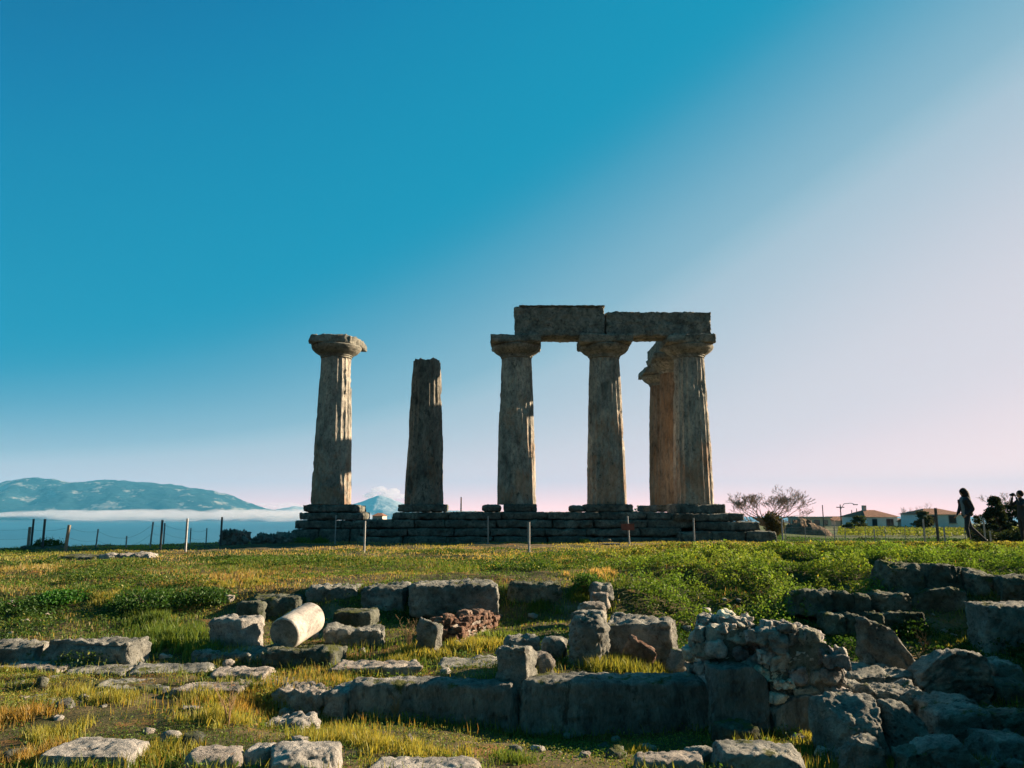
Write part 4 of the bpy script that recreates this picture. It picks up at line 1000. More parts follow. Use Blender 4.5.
# --- low broad-leaved ground cover in the near and middle ground
def d_lf(p, b): return np.clip(.22 + 1.7*patch(p, .55, 81), .08, 1) * (1 - bare(p, b)) * (1 - zone_right(b, p[:,1]))
p, b = scatter(380000, 5.2, 23, rg, -60, 1090, d_lf)
dk = np.clip(patch(p, .5, 83) + .5, 0, 1); p[:, 2] += rg.uniform(0, .05, len(p))
c = lerp(np.tile(DKG*1.3, (len(p), 1)), np.tile(GRN*1.2, (len(p), 1)), dk)
leaves('ground_cover', p, (.014 + .0016*p[:,1])*rg.uniform(.6, 1.4, len(p)), jit(c, rg, .3), 5, M['leaf'], .8)
def d_n2(p, b): return np.clip(.35 + 1.3*patch(p, .8, 181), .08, 1) * (1 - .8*bare(p, b))
p, b = scatter(190000, 5.2, 9.6, rg, -60, 1090, d_n2); p[:, 2] += rg.uniform(0, .035, len(p))
c = lerp(np.tile(GRN, (len(p), 1)), np.tile(YG, (len(p), 1)), np.clip(patch(p, .6, 183)*1.5 + .35, 0, 1)); k_ = rg.uniform(0, 1, len(p)) < .07; c[k_] = (.30,.16,.05)
leaves('clover_patch', p, .016*rg.uniform(.5, 1.5, len(p)), jit(c, rg, .35), 15, M['leaf'], .7)
# --- darker leafy weeds in mounds through the left and middle ruins
def d_m(p, b): return ss(.02, .25, patch(p, .55, 281)) * ss(640, 600, b) * (1 - .9*bare(p, b))
p, b = scatter(170000, 9.2, 18.5, rg, -60, 650, d_m)
m_ = np.clip(fbm(p*np.array([1.8, 1.8, 0]), 3, 291)*2 + .5, 0, 1); p[:, 2] += m_*rg.uniform(0, 1, len(p))**.6*.17
c = lerp(np.tile(DKG*1.3, (len(p), 1)), np.tile(GRN*1.1, (len(p), 1)), np.clip(patch(p, .8, 293) + .5, 0, 1)); k_ = rg.uniform(0, 1, len(p)) < .10; c[k_] = YG
leaves('meadow_weeds', p, (.018 + .0014*p[:,1])*rg.uniform(.6, 1.4, len(p)), jit(c, rg, .3), 18, M['leaf'], .4)
# --- growth hugging the foot of every stone
FP, FB = [], []
for (sx_, sy_, sw_, sd_, ya_) in STONES:
    per = sw_ + sd_; n_ = int(per*330*(1.2 if sy_ < 9 else .9))
    if not (4.5 < sy_ < 15): continue
    u_ = rg.uniform(-.5, .5, n_); side_ = rg.uniform(0, 1, n_) < .7
    lx = np.where(side_, u_*sw_*1.1, np.sign(rg.uniform(-1, 1, n_))*(sw_/2 + np.abs(rg.normal(0, .06, n_))))
    ly = np.where(side_, -sd_/2 - np.abs(rg.normal(.01, .07, n_)), u_*sd_*1.1)
    x = sx_ + lx*math.cos(ya_) - ly*math.sin(ya_); y = sy_ + lx*math.sin(ya_) + ly*math.cos(ya_)
    p = np.stack([x, y, terrain(x, y)], 1); k_ = patch(p, 1.3, 190) + .25 > rg.uniform(-.4, .6, n_); FP.append(p[k_])
p = np.concatenate(FP); k_ = rg.uniform(0, 1, len(p)) < .5
q = p[~k_].copy(); q[:, 2] += rg.uniform(0, .09, len(q))*np.clip(patch(q, 2, 191) + .6, .1, 1)
leaves('stone_foot_weeds', q, .026*rg.uniform(.5, 1.4, len(q)), jit(lerp(np.tile(DKG*1.4, (len(q), 1)), np.tile(GRN*1.2, (len(q), 1)), np.clip(patch(q, .9, 192)+.5, 0, 1)), rg, .35), 16, M['leaf'], .4)
q = p[k_]; blades('stone_foot_grass', q, .03 + .13*rg.uniform(0, 1, len(q))**2, .009 + 0*q[:, 0], jit(lerp(np.tile(GRN, (len(q), 1)), np.tile(YG, (len(q), 1)), rg.uniform(0, 1, len(q))), rg, .3), 17, M['grass'], .5)
# --- lush weeds on the right bank: leafy mounds with hollows between them
def mound_leaves(n, y0, y1, b0, b1, rg, dens, hs):
    p, b = scatter(n, y0, y1, rg, b0, b1, dens)
    m_ = np.clip(fbm(p*np.array([1.3, 1.5, 0]), 3, 91)*2.6 + .42, 0, 1) * np.clip(fbm(p*np.array([5., 5., 0]), 2, 92)*1.2 + .8, .1, 1.4)
    f = rg.uniform(0, 1, len(p)) ** .6
    return p, b, m_, m_*f*hs
def d_w(p, b): return zone_right(b, p[:,1]) * (1 - .75*ss(880, 890, b)*ss(985, 972, b)*ss(12.6, 12.7, p[:,1])*ss(14.1, 13.9, p[:,1])) * (1 - .9*ss(785, 792, b)*ss(13.2, 13.0, p[:,1])) * (1 - .9*bare(p, b)) * ss(25.5, 23.5, p[:,1])
p, b, m_, hz_ = mound_leaves(330000, 11.4, 25.5, 590, 1100, rg, d_w, 1)
hh = np.interp(p[:,1], [11, 13, 15, 18, 22, 25], [.30, .30, .32, .18, .05, .02]); p[:, 2] += hz_*hh
yel = np.clip(patch(p, .35, 94)*1.5 + .2 + .4*ss(760, 980, b)*ss(14, 17, p[:,1]), 0, 1)
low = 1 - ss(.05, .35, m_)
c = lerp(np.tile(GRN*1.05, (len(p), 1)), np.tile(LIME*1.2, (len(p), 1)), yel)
c = lerp(c, np.tile(DKG, (len(p), 1)), low*.6)  # shade put into the leaf colour: hollows darker, mound tops brighter
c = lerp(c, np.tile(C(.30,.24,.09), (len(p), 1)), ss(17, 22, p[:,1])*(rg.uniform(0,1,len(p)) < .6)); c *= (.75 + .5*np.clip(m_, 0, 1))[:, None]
fl = (rg.uniform(0, 1, len(p)) < .03*yel); c[fl] = (.5,.40,.05)
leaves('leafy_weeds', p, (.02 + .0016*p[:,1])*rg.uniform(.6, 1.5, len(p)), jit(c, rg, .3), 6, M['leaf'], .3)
# hanging growth over the shaded bank wall and hollow
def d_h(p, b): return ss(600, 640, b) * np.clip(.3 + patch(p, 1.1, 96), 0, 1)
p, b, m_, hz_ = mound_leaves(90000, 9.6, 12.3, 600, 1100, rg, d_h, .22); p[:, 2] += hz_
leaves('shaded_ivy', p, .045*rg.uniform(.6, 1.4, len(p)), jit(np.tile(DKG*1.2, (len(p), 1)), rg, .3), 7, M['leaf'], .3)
# --- individual low bushes
def bush(px, py, w_, h0, col, label, n=2600, seed=0, ls=.035, name='bush', d=None, group=None, base=None):
    h1 = hit(px, py) if d is None else Vector((P(px, py, d).x, d, tn(py)*d if base is None else base))
    r2 = np.random.default_rng(500+seed)
    t = empty(name, h1, label, 'bush', group)
    q = r2.normal(size=(n, 3)); q /= np.linalg.norm(q, axis=1, keepdims=True); q *= r2.uniform(.35, 1, (n, 1)) ** .6
    lump = 1 + .45*fbm(q*2.2 + seed, 3, seed)
    q *= lump[:, None]; q[:, 2] = np.abs(q[:, 2])
    q *= np.array([w_/2, w_/2, h0])
    leaves('foliage', q, ls*r2.uniform(.6, 1.4, n), jit(np.tile(col, (n, 1)), r2, .35), seed, M['leaf'], .2, None, t)
    mb = MB()
    for k in range(7):
        a = k*.9; mb.tube([(0,0,-.05), (math.cos(a)*w_*.18, math.sin(a)*w_*.18, h0*.4), (math.cos(a)*w_*.32, math.sin(a)*w_*.32, h0*.8)], [.012*w_+.004, .008*w_+.003, .003], 4)
    mb.build('stem', M['bark'], t)
    return t
bush(48,548,1.1,.30,DKG*1.3,'dark bush at the foot of the left fence posts',1800,1,.05)
bush(64,600,.9,.16,C(.05,.16,.03),'vivid green low cushion plant left of the tall grass',2600,2,.04)
bush(28,610,1.3,.20,DKG*1.5,'dark green sprawling bush at the left edge',2600,3,.04)
bush(150,605,1.3,.26,DKG*1.6,'dark bush above the tall green grass clump',3200,4,.04)
bush(205,600,1.0,.20,DKG*1.5,'dark bush left of the shaded ashlars',2400,5,.04)
bush(588,590,.55,.30,DKG*1.8,'upright dark weed right of the dark low block',1600,6,.04)
bush(905,632,.8,.22,DKG*1.2,'shaded bush behind the leaning slab',1800,7,.045)
bush(905,570,.35,.18,DKG,'small dark bush on top of the tall squared block',700,8,.05)
bush(886,716,.2,.12,LIME,'small green clump on the boulders at the left of the near heap',500,17,.022)
bush(918,742,.24,.10,YG,'yellow green cushion beside the blocky boulder of the heap',600,18,.022)
bush(985,722,.22,.12,LIME,'leafy clump behind the ridge shaped boulder',600,19,.022)
bush(945,745,.22,.10,LIME,'yellow green plant between the heap boulders',700,9,.025)
bush(966,712,.16,.10,YG,'small yellow plant topping the ridge shaped boulder',400,10,.022)
bush(1010,745,.2,.1,GRN,'green sprig near the lower right corner',400,11,.022)
bush(455,618,.4,.22,C(.14,.17,.09),'grey green herb growing on the brick stub',1200,12,.03)
bush(270,700,.35,.12,YG,'yellowish herb on the square ledge block',600,13,.025)
bush(360,700,.3,.14,GRN,'leafy tuft against the left half of the trench wall',600,14,.03)
bush(585,543,.5,.16,GRN*1.3,'weed at the foot of the platform steps near the red sign',500,15,.05)
bush(448,541,.5,.14,GRN*1.3,'weed at the foot of the platform below the broken column',500,16,.05)
for k, (a, d_, w_, h0) in enumerate(((300,30.2,1.0,.25),(320,30.4,.7,.2),(700,30.9,1.0,.3),(640,44.5,1.2,1.35),(652,44,1.0,1.2))):
    if k < 3: bush(a, 543, w_, h0, GRN*1.2, ['weed at the foot of the lone column base on its left','small weed in front of the lone column base','weed at the base of the platform below the corner column'][k], 600, 20+k, .06, d=d_, base=tz(P(a,543,d_).x, d_))
    else: bush(a, 543, w_*1.3, h0, DKG*1.4, ['dark bush seen over the platform left of the rear column','second dark bush behind the platform beside the rear column'][k-3], 1200, 20+k, .09, d=d_, base=-1.1)
# dry weed stalks
def weed(px, py, h0, label, seed, n=14, col=M['bark'], d=None):
    h1 = hit(px, py); r2 = random.Random(seed); mb = MB()
    for k in range(n):
        a = r2.uniform(0, 6.28); l = r2.uniform(.5, 1)*h0; s = r2.uniform(.1, .5)
        tip = (math.cos(a)*l*s, math.sin(a)*l*s, l); mb.tube([(0,0,-.03), (tip[0]*.3, tip[1]*.3, l*.5), tip], [.004, .003, .0015], 4)
        for j in range(3):
            q = Vector(tip)*r2.uniform(.5, .95); mb.tube([q, q + Vector((r2.uniform(-.05,.05), r2.uniform(-.05,.05), .06))], [.002, .001], 3)
    o = mb.build('dry_weed', col, loc=h1); return tag(o, label, 'dry plant')
M['straw'] = plain('dry_straw_stalks', (.30,.20,.10), .9)
weed(408,650,.42,'spiky dry weed beside the thin upright stone',1,18,M['straw'])
weed(925,655,.35,'dry stalks standing above the leaning slab',2,14,M['straw'])
weed(228,728,.4,'dry brown weed in the left foreground',3,14,M['straw'])
weed(768,620,.3,'dry stalks at the top of the rubble wall',4,10,M['straw'])
weed(395,722,.2,'dry sprig below the trench wall',5,10,M['straw'])
# ------------------------------------------------------------------ fences and posts
def post(px, pt, pb, d, mat, label, r=.03, tilt=0, name='fence_post', group='posts of the site fence', parent=None, square=False):
    a = P(px, pb, d); z0 = tz(a.x, d) if d < 45 else a.z; h = tn(pt)*d - z0
    mb = MB(); R_ = r*.8
    tipx = math.tan(tilt)*h
    if square: mb.box(-R_, R_, -R_, R_, -.25, h*.5); mb.box(-R_*.98+tipx*.0, R_*.98, -R_*.98, R_*.98, h*.5, h)
    else: mb.tube([(0,0,-.25), (tipx*.5,0,h*.5), (tipx,0,h)], R_, 8)
    o = mb.build(name, M[mat], parent, loc=(a.x, d, z0) if parent is None else None)
    if parent is None: tag(o, label, 'post', group)
    else: o.location = (a.x - parent.location.x, d - parent.location.y, z0 - parent.location.z)
    return o, Vector((a.x + tipx, d, z0 + h))
for a in ((335,515.5,543.5,28.5,'post','thin grey post in front of the lone column base',.028),(364,521,554,21.8,'post','nearer grey post just right of the lone column base',.035),
          (488,516,543,28.5,'post','thin grey post left of the column at the beam end',.028),(529,522,554,21.8,'post','nearer grey post below the column at the beam end',.04),
          (694.5,518,546.5,26,'post','grey post below the right corner column',.033),(783,519.5,545,26.5,'post','grey post right of the platform beside the bare tree',.036),
          (875,529,543,34,'post','short grey post in front of the blue house',.035),(835,524,543,38,'post','thin grey post left of the blue house',.035),
          (925,519,543,25.5,'post','grey post left of the thicker dark post near the woman',.035),(938.5,508,544,24.8,'post_dark','thick dark post taller than its neighbours near the woman',.055),
          (985.5,518,542,27,'post','pale post just behind the walking woman',.035),(991,531,542,29,'post','short pale post right of the one behind the woman',.035),
          (945,527,543,29,'post','short post beside the thick dark post',.03)):
    post(*a[:6], r=a[6])
# the post with the rust red sign
a = P(628, 545, 27.5); t = empty('sign_post', (a.x, 27.5, tz(a.x, 27.5)), 'grey post carrying a small rust red plate before the platform', 'sign')
h = tn(516)*27.5 - t.location.z
MB().tube([(.06,0,-.2), (0,0,h)], .03, 8).build('pole', M['post'], t)
z_ = (tn(524) + tn(530))/2*27.5 - t.location.z
MB().box(-.23,.23,-.045,-.032,z_-.11,z_+.11).build('plate', M['sign'], t)
b_ = MB().box(-.6,.0,-.2,.2,0,.06).build('foot_stone', M['lime'], None, loc=(a.x-.3, 27.4, tz(a.x-.3, 27.4)+.02)); tag(b_, 'flat pale kerb stone lying left of the sign post foot', 'stone')
# left wire fence
fence = empty('wire_fence', (P(150,545,26).x, 26, tz(P(150,545,26).x, 26)), 'leaning posts with sagging wires at the left plateau edge', 'fence')
tops = []
for k, (px, pt, pb, d, mt, r, tl, sq) in enumerate(((-40,524,546,24.5,'post_wood',.05,0,0),(28,527,547,24.8,'post_wood',.055,0,0),(65,525,550,23.2,'post_wood',.06,.08,0),(96,529,545,25.5,'post',.03,.05,0),(126,536,546,25.3,'post',.03,0,0),
      (150,522,545,26,'post',.035,.06,0),(163.5,523,543,28.2,'post',.035,0,0),(190,528,543,28.8,'post',.03,0,0),(206,528,543,29.3,'post',.03,0,0))):
    o, tp = post(px, pt, pb, d, mt, None, r, tl, 'post', parent=fence); tops.append(tp)
for fr in (.92, .6, .3):
    mb = MB()
    for a, b in zip(tops, tops[1:]):
        pa = Vector((a.x, a.y, a.z - (1-fr)*.9)); pb_ = Vector((b.x, b.y, b.z - (1-fr)*.9)); pts = []
        for k in range(7): s = k/6; q = pa.lerp(pb_, s); q.z -= .07*math.sin(PI*s); pts.append(q - fence.location)
        mb.tube(pts, .003, 4)
    mb.build('wire', M['wire'], fence)
for a in ((31,519,547,24.9,'post_dark','short dark post touching the pale wooden fence post',.04),(42.5,519,546,24.6,'post_dark','tall dark post at the far left rising from a bush',.045),
          (160.5,520,547,24.4,'post_dark','dark slender post between two grey fence posts',.045),(185.5,518.5,549,23.4,'post','pale round post standing nearest on the left edge path',.045),
          (220.5,517,544,27,'post_dark','dark slender post before the rugged skyline rock',.045)):
    post(*a[:6], r=a[6])
# far mesh fence on the right
mf = empty('mesh_fence', (P(860,540,36).x, 36, -1.6), 'low wire mesh fence running across in front of the houses', 'fence')
pts = []
for k in range(13):
    px = 786 + k*20; o, tp = post(px, 527, 545, 36 + k*.3, 'post', None, .022, 0, 'post', parent=mf); pts.append(tp - mf.location)
for fr in (0, .14, .28, .42, .56):
    mb = MB()
    for a, b in zip(pts, pts[1:]): mb.tube([a - Vector((0,0,fr+.02)), b - Vector((0,0,fr+.02))], .006, 3)
    mb.build('wire', M['wire'], mf)
mb = MB()
for k in range(len(pts)-1):
    for s in range(14):
        q = pts[k].lerp(pts[k+1], s/14); mb.tube([q - Vector((0,0,.02)), q - Vector((0,0,.6))], .004, 3)
mb.build('mesh', M['wire'], mf)

# ------------------------------------------------------------------ houses
def house(px0, px1, d, pe, pb, pr, label, wall, name='house', depth=8, yaw=0, hip=True, wins=(), door=None, flat=False, chim=None, base=None, roof_mat='tiles', over=.35):
    x0 = P(px0, pb, d).x; x1 = P(px1, pb, d).x; zb = tn(pb)*d; ze = tn(pe)*d; zr = tn(pr)*d; w = x1 - x0
    t = empty(name, ((x0+x1)/2, d + depth/2, zb), label, 'house', None, yaw); h = ze - zb; hw = w/2; hd = depth/2
    MB().box(-hw, hw, -hd, hd, -2.0, h).build('wall', M[wall], t)
    if flat:
        r = MB().box(-hw-.25, hw+.25, -hd-.25, hd+.25, h+.004, h+.22).build('roof', M['wall_grey'], t)
    else:
        o_ = over; rz = zr - ze; m_ = MB(); e = h + .01
        ins = hw*.62 if hip else 0
        V = [(-hw-o_,-hd-o_,e),(hw+o_,-hd-o_,e),(hw+o_,hd+o_,e),(-hw-o_,hd+o_,e),(-hw-o_+ins+ (0 if not hip else o_),0,e+rz),(hw+o_-ins-(0 if not hip else o_),0,e+rz)]
        m_.add(V, [[0,1,5,4],[1,2,5],[2,3,4,5],[3,0,4],[3,2,1,0]])
        r = m_.build('roof', M[roof_mat], t)
    if chim is not None: MB().box(chim-.25, chim+.25, -.6, -.1, h+.2, h+(zr-ze)+.7).build('chimney', M['wall_cream'], r)
    for (wx, wz, ww, wh) in wins:
        f = MB().box(wx-ww/2-.07, wx+ww/2+.07, -hd-.05, -hd-.004, wz-.07, wz+wh+.07).build('window', M['shutter'], t)
        MB().box(wx-ww/2, wx+ww/2, -hd-.06, -hd-.052, wz, wz+wh).build('pane', M['glass'], f)
        MB().box(wx-ww/2-.15, wx+ww/2+.15, -hd-.16, -hd-.008, wz-.17, wz-.08).build('sill', M['wall_cream'], f)
    if door:
        wx, ww, wh = door; MB().box(wx-ww/2, wx+ww/2, -hd-.05, -hd-.004, 0.02, wh).build('door', M['shutter'], t)
    return t
M['wall_blue'] = plain('pale_blue_wall', (.74,.84,.90), .9, .08, 2)
house(864,897,118,517,530.5,510,'pale blue house with a low hipped tile roof and two windows', 'wall_blue', 'village_house', 7, R(6), wins=((-1.2,.7,.65,.95),(1.0,.75,.55,.9),(1.55,.75,.35,.9)), chim=-.9)
house(897,912,119,520,530,518.5,'low blue annexe joined to the right of the blue house', 'wall_blue', 'annexe', 5, R(6), wins=((.2,.8,.4,.5),), over=.15)
house(929,968,105,514.5,528,508.5,'house with a broad tile roof behind the thick dark post', 'wall_blue', 'village_house', 8, R(-6), wins=((1.0,.7,.8,.9),(-1.4,.7,.6,.9)), chim=None)
house(803,831,135,518,527,516,'flat roofed pale building on the left of the village', 'wall_cream', 'flat_roofed_house', 7, 0, flat=True, wins=((-1.6,.35,.9,.8),(0,.35,.9,.8),(1.5,.35,.7,.8)))
house(836,858,140,520.5,530,516.5,'small grey gabled house between the flat roof and the blue house', 'wall_grey', 'village_house', 7, 0, hip=False, wins=((-.8,.5,.5,.7),(.9,.5,.5,.7)))
house(912,930,112,522,530,518,'grey shed half hidden by the dark round tree', 'wall_grey', 'shed', 4, 0, hip=False, wins=((-.6,.4,.4,.5),), over=.2)
house(372,382,85,516,530,513,'tiny white house with a brown roof far beyond the platform', 'wall_cream', 'village_house', 3, 0, wins=((-.25,.75,.3,.4),(.35,.75,.3,.4)), over=.12)
# stone mound with old walling left of the village
mnd = []
nu, nv = 60, 30
x0 = P(789,540,60).x; x1 = P(842,540,60).x
U_, V_ = np.meshgrid(np.linspace(-1, 1, nu), np.linspace(-1, 1, nv))
hh = np.clip(1 - np.abs(U_)**2.6, 0, 1)*np.clip(1 - np.abs(V_)**2.6, 0, 1)
q = np.stack([(x0+x1)/2 + U_.ravel()*(x1-x0)/2, 62 + V_.ravel()*2.2, 0*U_.ravel()], 1)
zz = -2.3 + hh.ravel()*(tn(521.5)*62 + 2.3) * (1 + .22*fbm(q*.9, 4, 5) + .12*np.sign(fbm(q*2.2, 2, 6))); q[:, 2] = zz
idx = np.arange(nu*nv).reshape(nv, nu)
M['mound'] = stone_mat('earth_and_rubble', (.12,.085,.06), (.24,.17,.12), (.36,.28,.21), (.08,.09,.04), .58, .8)
tag(mesh_from('earth_mound', q, np.stack([idx[:-1,:-1].ravel(), idx[:-1,1:].ravel(), idx[1:,1:].ravel(), idx[1:,:-1].ravel()], 1), M['mound']), kind='structure')
# utility poles
def upole(px, pt, pb, d, label, arm=True, lamp=False, r=.09):
    a = P(px, pb, d); h = tn(pt)*d - a.z; t = empty('utility_pole', a, label, 'pole')
    MB().tube([(0,0,-1), (0,0,h)], [r*1.2, r*.8], 8).build('mast', M['pole'], t)
    if arm: MB().box(-.55,.55,-.05,.05,h-.45,h-.33).build('crossarm', M['pole'], t)
    if lamp:
        MB().tube([(0,-.12,h-.6),(.5,-.12,h+.1),(1.5,-.12,h+.2),(1.9,-.12,h+.05)], .045, 6).build('lamp_arm', M['post'], t)
        MB().box(1.8,2.4,-.22,-.02,h-.08,h+.04).build('lamp_head', M['post'], t)
upole(824,505,530,125,'plain pole rising behind the flat roofed building',False)
upole(842,504.5,532,110,'street lamp pole with a curved arm among the small houses',True,True)
upole(853,510,530,140,'distant pole between the grey house and the blue house',False)
upole(858,508.5,530,150,'thin pole just left of the blue house',False)
upole(461,497,514,70,'short pole seen over the platform between the second and third columns',False,r=.07)
# green embankment in front of the houses with a dark hedge face
p_b = np.array([P(b, 530, 60) for b in np.linspace(835, 1100, 40)])
def field(n, y0, y1, b0, b1, seed, col, size, name, hgt):
    r2 = np.random.default_rng(seed); p, b = scatter(n, y0, y1, r2, b0, b1); p[:, 2] += r2.uniform(0, 1, len(p))**1.5*hgt*(.5 + .8*np.clip(patch(p, .25, seed)+.4, 0, 1))
    leaves(name, p, size*r2.uniform(.6, 1.4, len(p)), jit(np.tile(col, (len(p), 1)), r2, .3), seed, M['leaf'], .3)
field(26000, 60, 118, 838, 1100, 401, LIME*.8, .22, 'embankment_grass', .25)
field(14000, 33, 46, 700, 1100, 402, DKG*1.5, .08, 'slope_grass', .12)
# ------------------------------------------------------------------ trees
TWIG = .008
def tree_tubes(mb, p, d, l, r, depth, rn, spread=.55, up=.05, out=None, mind=0):
    n = 5; pts = [p]; rad = [r]; q = Vector(p); dd = Vector(d).normalized()
    for k in range(n):
        dd = (dd + Vector((rn.uniform(-1,1), rn.uniform(-1,1), rn.uniform(-.6,.8)+up))*.16).normalized(); q = q + dd*l/n; pts.append(q.copy()); rad.append(r*(1-.45*(k+1)/n))
    mb.tube(pts, [max(x_, TWIG) for x_ in rad], 6 if r > .04 else 4, caps=False)
    if out is not None and depth <= mind: out.append(q.copy())
    if depth == 0: return
    nb = 3 if rn.random() < .55 else 2
    for k in range(nb):
        ax = Vector((rn.uniform(-1,1), rn.uniform(-1,1), rn.uniform(-.3,.6))).normalized()
        nd = (dd*(1-spread*.5) + ax*spread).normalized()
        tree_tubes(mb, pts[-1] if k < 2 else pts[3], nd, l*rn.uniform(.62,.82), rad[-1]*.62, depth-1, rn, spread, up, out, mind)
M['pale_bark'] = plain('pale_twigs', (.26,.21,.17), .95, .3, 10)
def bare_tree(px, pb, d, starts, label, seed, depth=6, l0=1.0, r0=.13, name='bare_tree', tw=.012):
    a = P(px, pb, d); t = empty(name, a, label, 'tree'); rn = random.Random(seed)
    mb = MB(); mb.tube([(0,0,-.6),(.05,0,.2),(0,0,.5)], [r0*1.4, r0*1.1, r0], 8); mb.build('trunk', M['bark'], t, True)
    mb = MB()
    for s in starts: tree_tubes(mb, Vector((0,0,.45)), Vector(s[:3]), l0*s[3], r0*.7, depth, rn, .62, .05)
    mb.build('branches', M['pale_bark'], t, True); return t
bt = bare_tree(768, 533, 50, ((-1,0,.5,1.15),(.8,.2,.55,1.1),(.15,-.3,1,.8),(1,-.1,.35,1.1),(-.5,.4,.9,.85),(-1,.2,.25,1.1),(-.75,-.2,.75,1.0),(.45,.3,.9,.9)), 'wide spreading leafless tree with an ivy covered trunk right of the platform', 19, 6, .95, .16)
r2 = np.random.default_rng(9); n = 5200
q = r2.normal(size=(n, 3)); q /= np.linalg.norm(q, axis=1, keepdims=True); q *= r2.uniform(.3, 1, (n, 1))**.5; q *= (1 + .5*fbm(q*2.5, 3, 7))[:, None]
q = q*np.array([.62, .6, .75]) + np.array([.5, 0, .55]); q[:, 0] -= q[:, 2]*.22
leaves('ivy', q, .10*r2.uniform(.6, 1.4, n), jit(np.tile(C(.10,.085,.04), (n, 1)), r2, .35), 41, M['leaf'], .2, None, bt)
bare_tree(928, 528, 135, ((-.7,0,.6,1),(.7,.1,.6,1),(0,.2,1,1)), 'pale bare tree behind the roofs near the thick dark post', 5, 5, 1.25, .10)
bare_tree(905, 524, 150, ((-.6,0,.7,1),(.6,.1,.7,.9),(.1,.2,1,.8)), 'thin bare tree rising behind the blue annexe', 15, 5, 1.0, .08)
bare_tree(1000, 520, 60, ((-.6,0,.7,1),(.5,.1,.8,1),(.1,.2,1,.8)), 'thin bare tree above the dark thicket on the right', 25, 5, .62, .05)
def leafy_tree(px, pt, pb, d, w_px, col, label, seed, n=6000, ls=.16, shape='round', name='tree'):
    a = P(px, pb, d); H = tn(pt)*d - a.z; W = w_px*d/F; t = empty(name, a, label, 'tree'); rn = random.Random(seed); r2 = np.random.default_rng(seed)
    mb = MB(); mb.tube([(0,0,-.5),(.03*H,0,H*.25),(0,0,H*.55),(0,.02,H*.8)], [.05*H+.02, .04*H, .025*H, .008*H], 8)
    for k in range(6):
        aa = k*1.05; z0 = H*(.22+.09*k); mb.tube([(0,0,z0),(math.cos(aa)*W*.22, math.sin(aa)*W*.22, z0+H*.1),(math.cos(aa)*W*.38, math.sin(aa)*W*.38, z0+H*.16)], [.018*H,.012*H,.004*H], 5)
    mb.build('trunk', M['bark'], t, True)
    cl = []; m_ = 46
    for k in range(m_):
        zf = r2.uniform(.12, .98)
        rr = (math.sin(PI*min(1, zf*.85+.1))**.6 if shape == 'round' else (1.08-zf)) * W/2
        th = r2.uniform(0, 2*PI); ra = rr*math.sqrt(r2.uniform(.1, 1)); cl.append((math.cos(th)*ra, math.sin(th)*ra, zf*H, r2.uniform(.09, .2)*W*(.62 if shape != 'round' else 1)))
    cl = np.array(cl); w_ = r2.integers(0, m_, n); q = r2.normal(size=(n, 3)); q /= np.linalg.norm(q, axis=1, keepdims=True)
    q = cl[w_, :3] + q*cl[w_, 3:4]*r2.uniform(.3, 1.05, (n, 1))*np.array([1, 1, .6 if shape == 'round' else .35])
    leaves('crown', q, ls*r2.uniform(.6, 1.4, n), jit(np.tile(col, (n, 1)), r2, .35), seed, M['leaf_far'], .1, None, t)
    return t
leafy_tree(923,512,530,100,17,C(.05,.06,.03),'dark round tree between the annexe and the tile roofed house',61,3500,.22)
leafy_tree(860,516,530,112,13,C(.06,.08,.03),'small dark tree at the left corner of the blue house',62,2200,.22)
leafy_tree(849,523,531,90,10,C(.06,.09,.03),'low bush tree before the grey gabled house',63,1400,.18)
leafy_tree(999,496,541,38,34,C(.035,.05,.025),'dark feathery conifer behind the walking woman',64,11000,.10,'cone','conifer')
leafy_tree(1021,505,542,40,40,C(.035,.05,.025),'dense dark thicket tree at the right edge behind the photographer',65,9000,.11)
leafy_tree(985,515,541,42,26,C(.04,.055,.025),'low dark tree left of the feathery conifer',66,5000,.10)
leafy_tree(1060,495,542,40,60,C(.035,.05,.025),'large dark tree just beyond the right edge',67,6000,.14)
# hedge face under the embankment
r2 = np.random.default_rng(91)
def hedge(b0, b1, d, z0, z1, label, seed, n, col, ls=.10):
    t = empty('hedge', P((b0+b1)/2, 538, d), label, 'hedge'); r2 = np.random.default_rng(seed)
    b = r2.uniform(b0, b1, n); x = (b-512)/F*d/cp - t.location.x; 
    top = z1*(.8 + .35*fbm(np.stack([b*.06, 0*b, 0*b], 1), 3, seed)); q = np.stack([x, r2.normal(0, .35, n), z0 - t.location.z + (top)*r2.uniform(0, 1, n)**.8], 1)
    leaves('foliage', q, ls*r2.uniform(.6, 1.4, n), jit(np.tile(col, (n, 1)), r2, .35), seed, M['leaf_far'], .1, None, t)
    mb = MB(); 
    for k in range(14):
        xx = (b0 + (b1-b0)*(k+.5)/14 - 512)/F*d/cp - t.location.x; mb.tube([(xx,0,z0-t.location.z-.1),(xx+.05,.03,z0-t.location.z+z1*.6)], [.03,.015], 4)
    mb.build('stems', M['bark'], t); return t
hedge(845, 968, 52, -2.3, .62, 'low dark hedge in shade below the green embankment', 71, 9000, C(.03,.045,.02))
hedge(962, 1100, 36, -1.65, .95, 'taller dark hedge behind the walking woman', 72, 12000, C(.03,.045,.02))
hedge(842, 966, 116, -2.9, .45, 'green bushes along the foot of the house walls', 73, 4000, C(.07,.12,.03), .2)

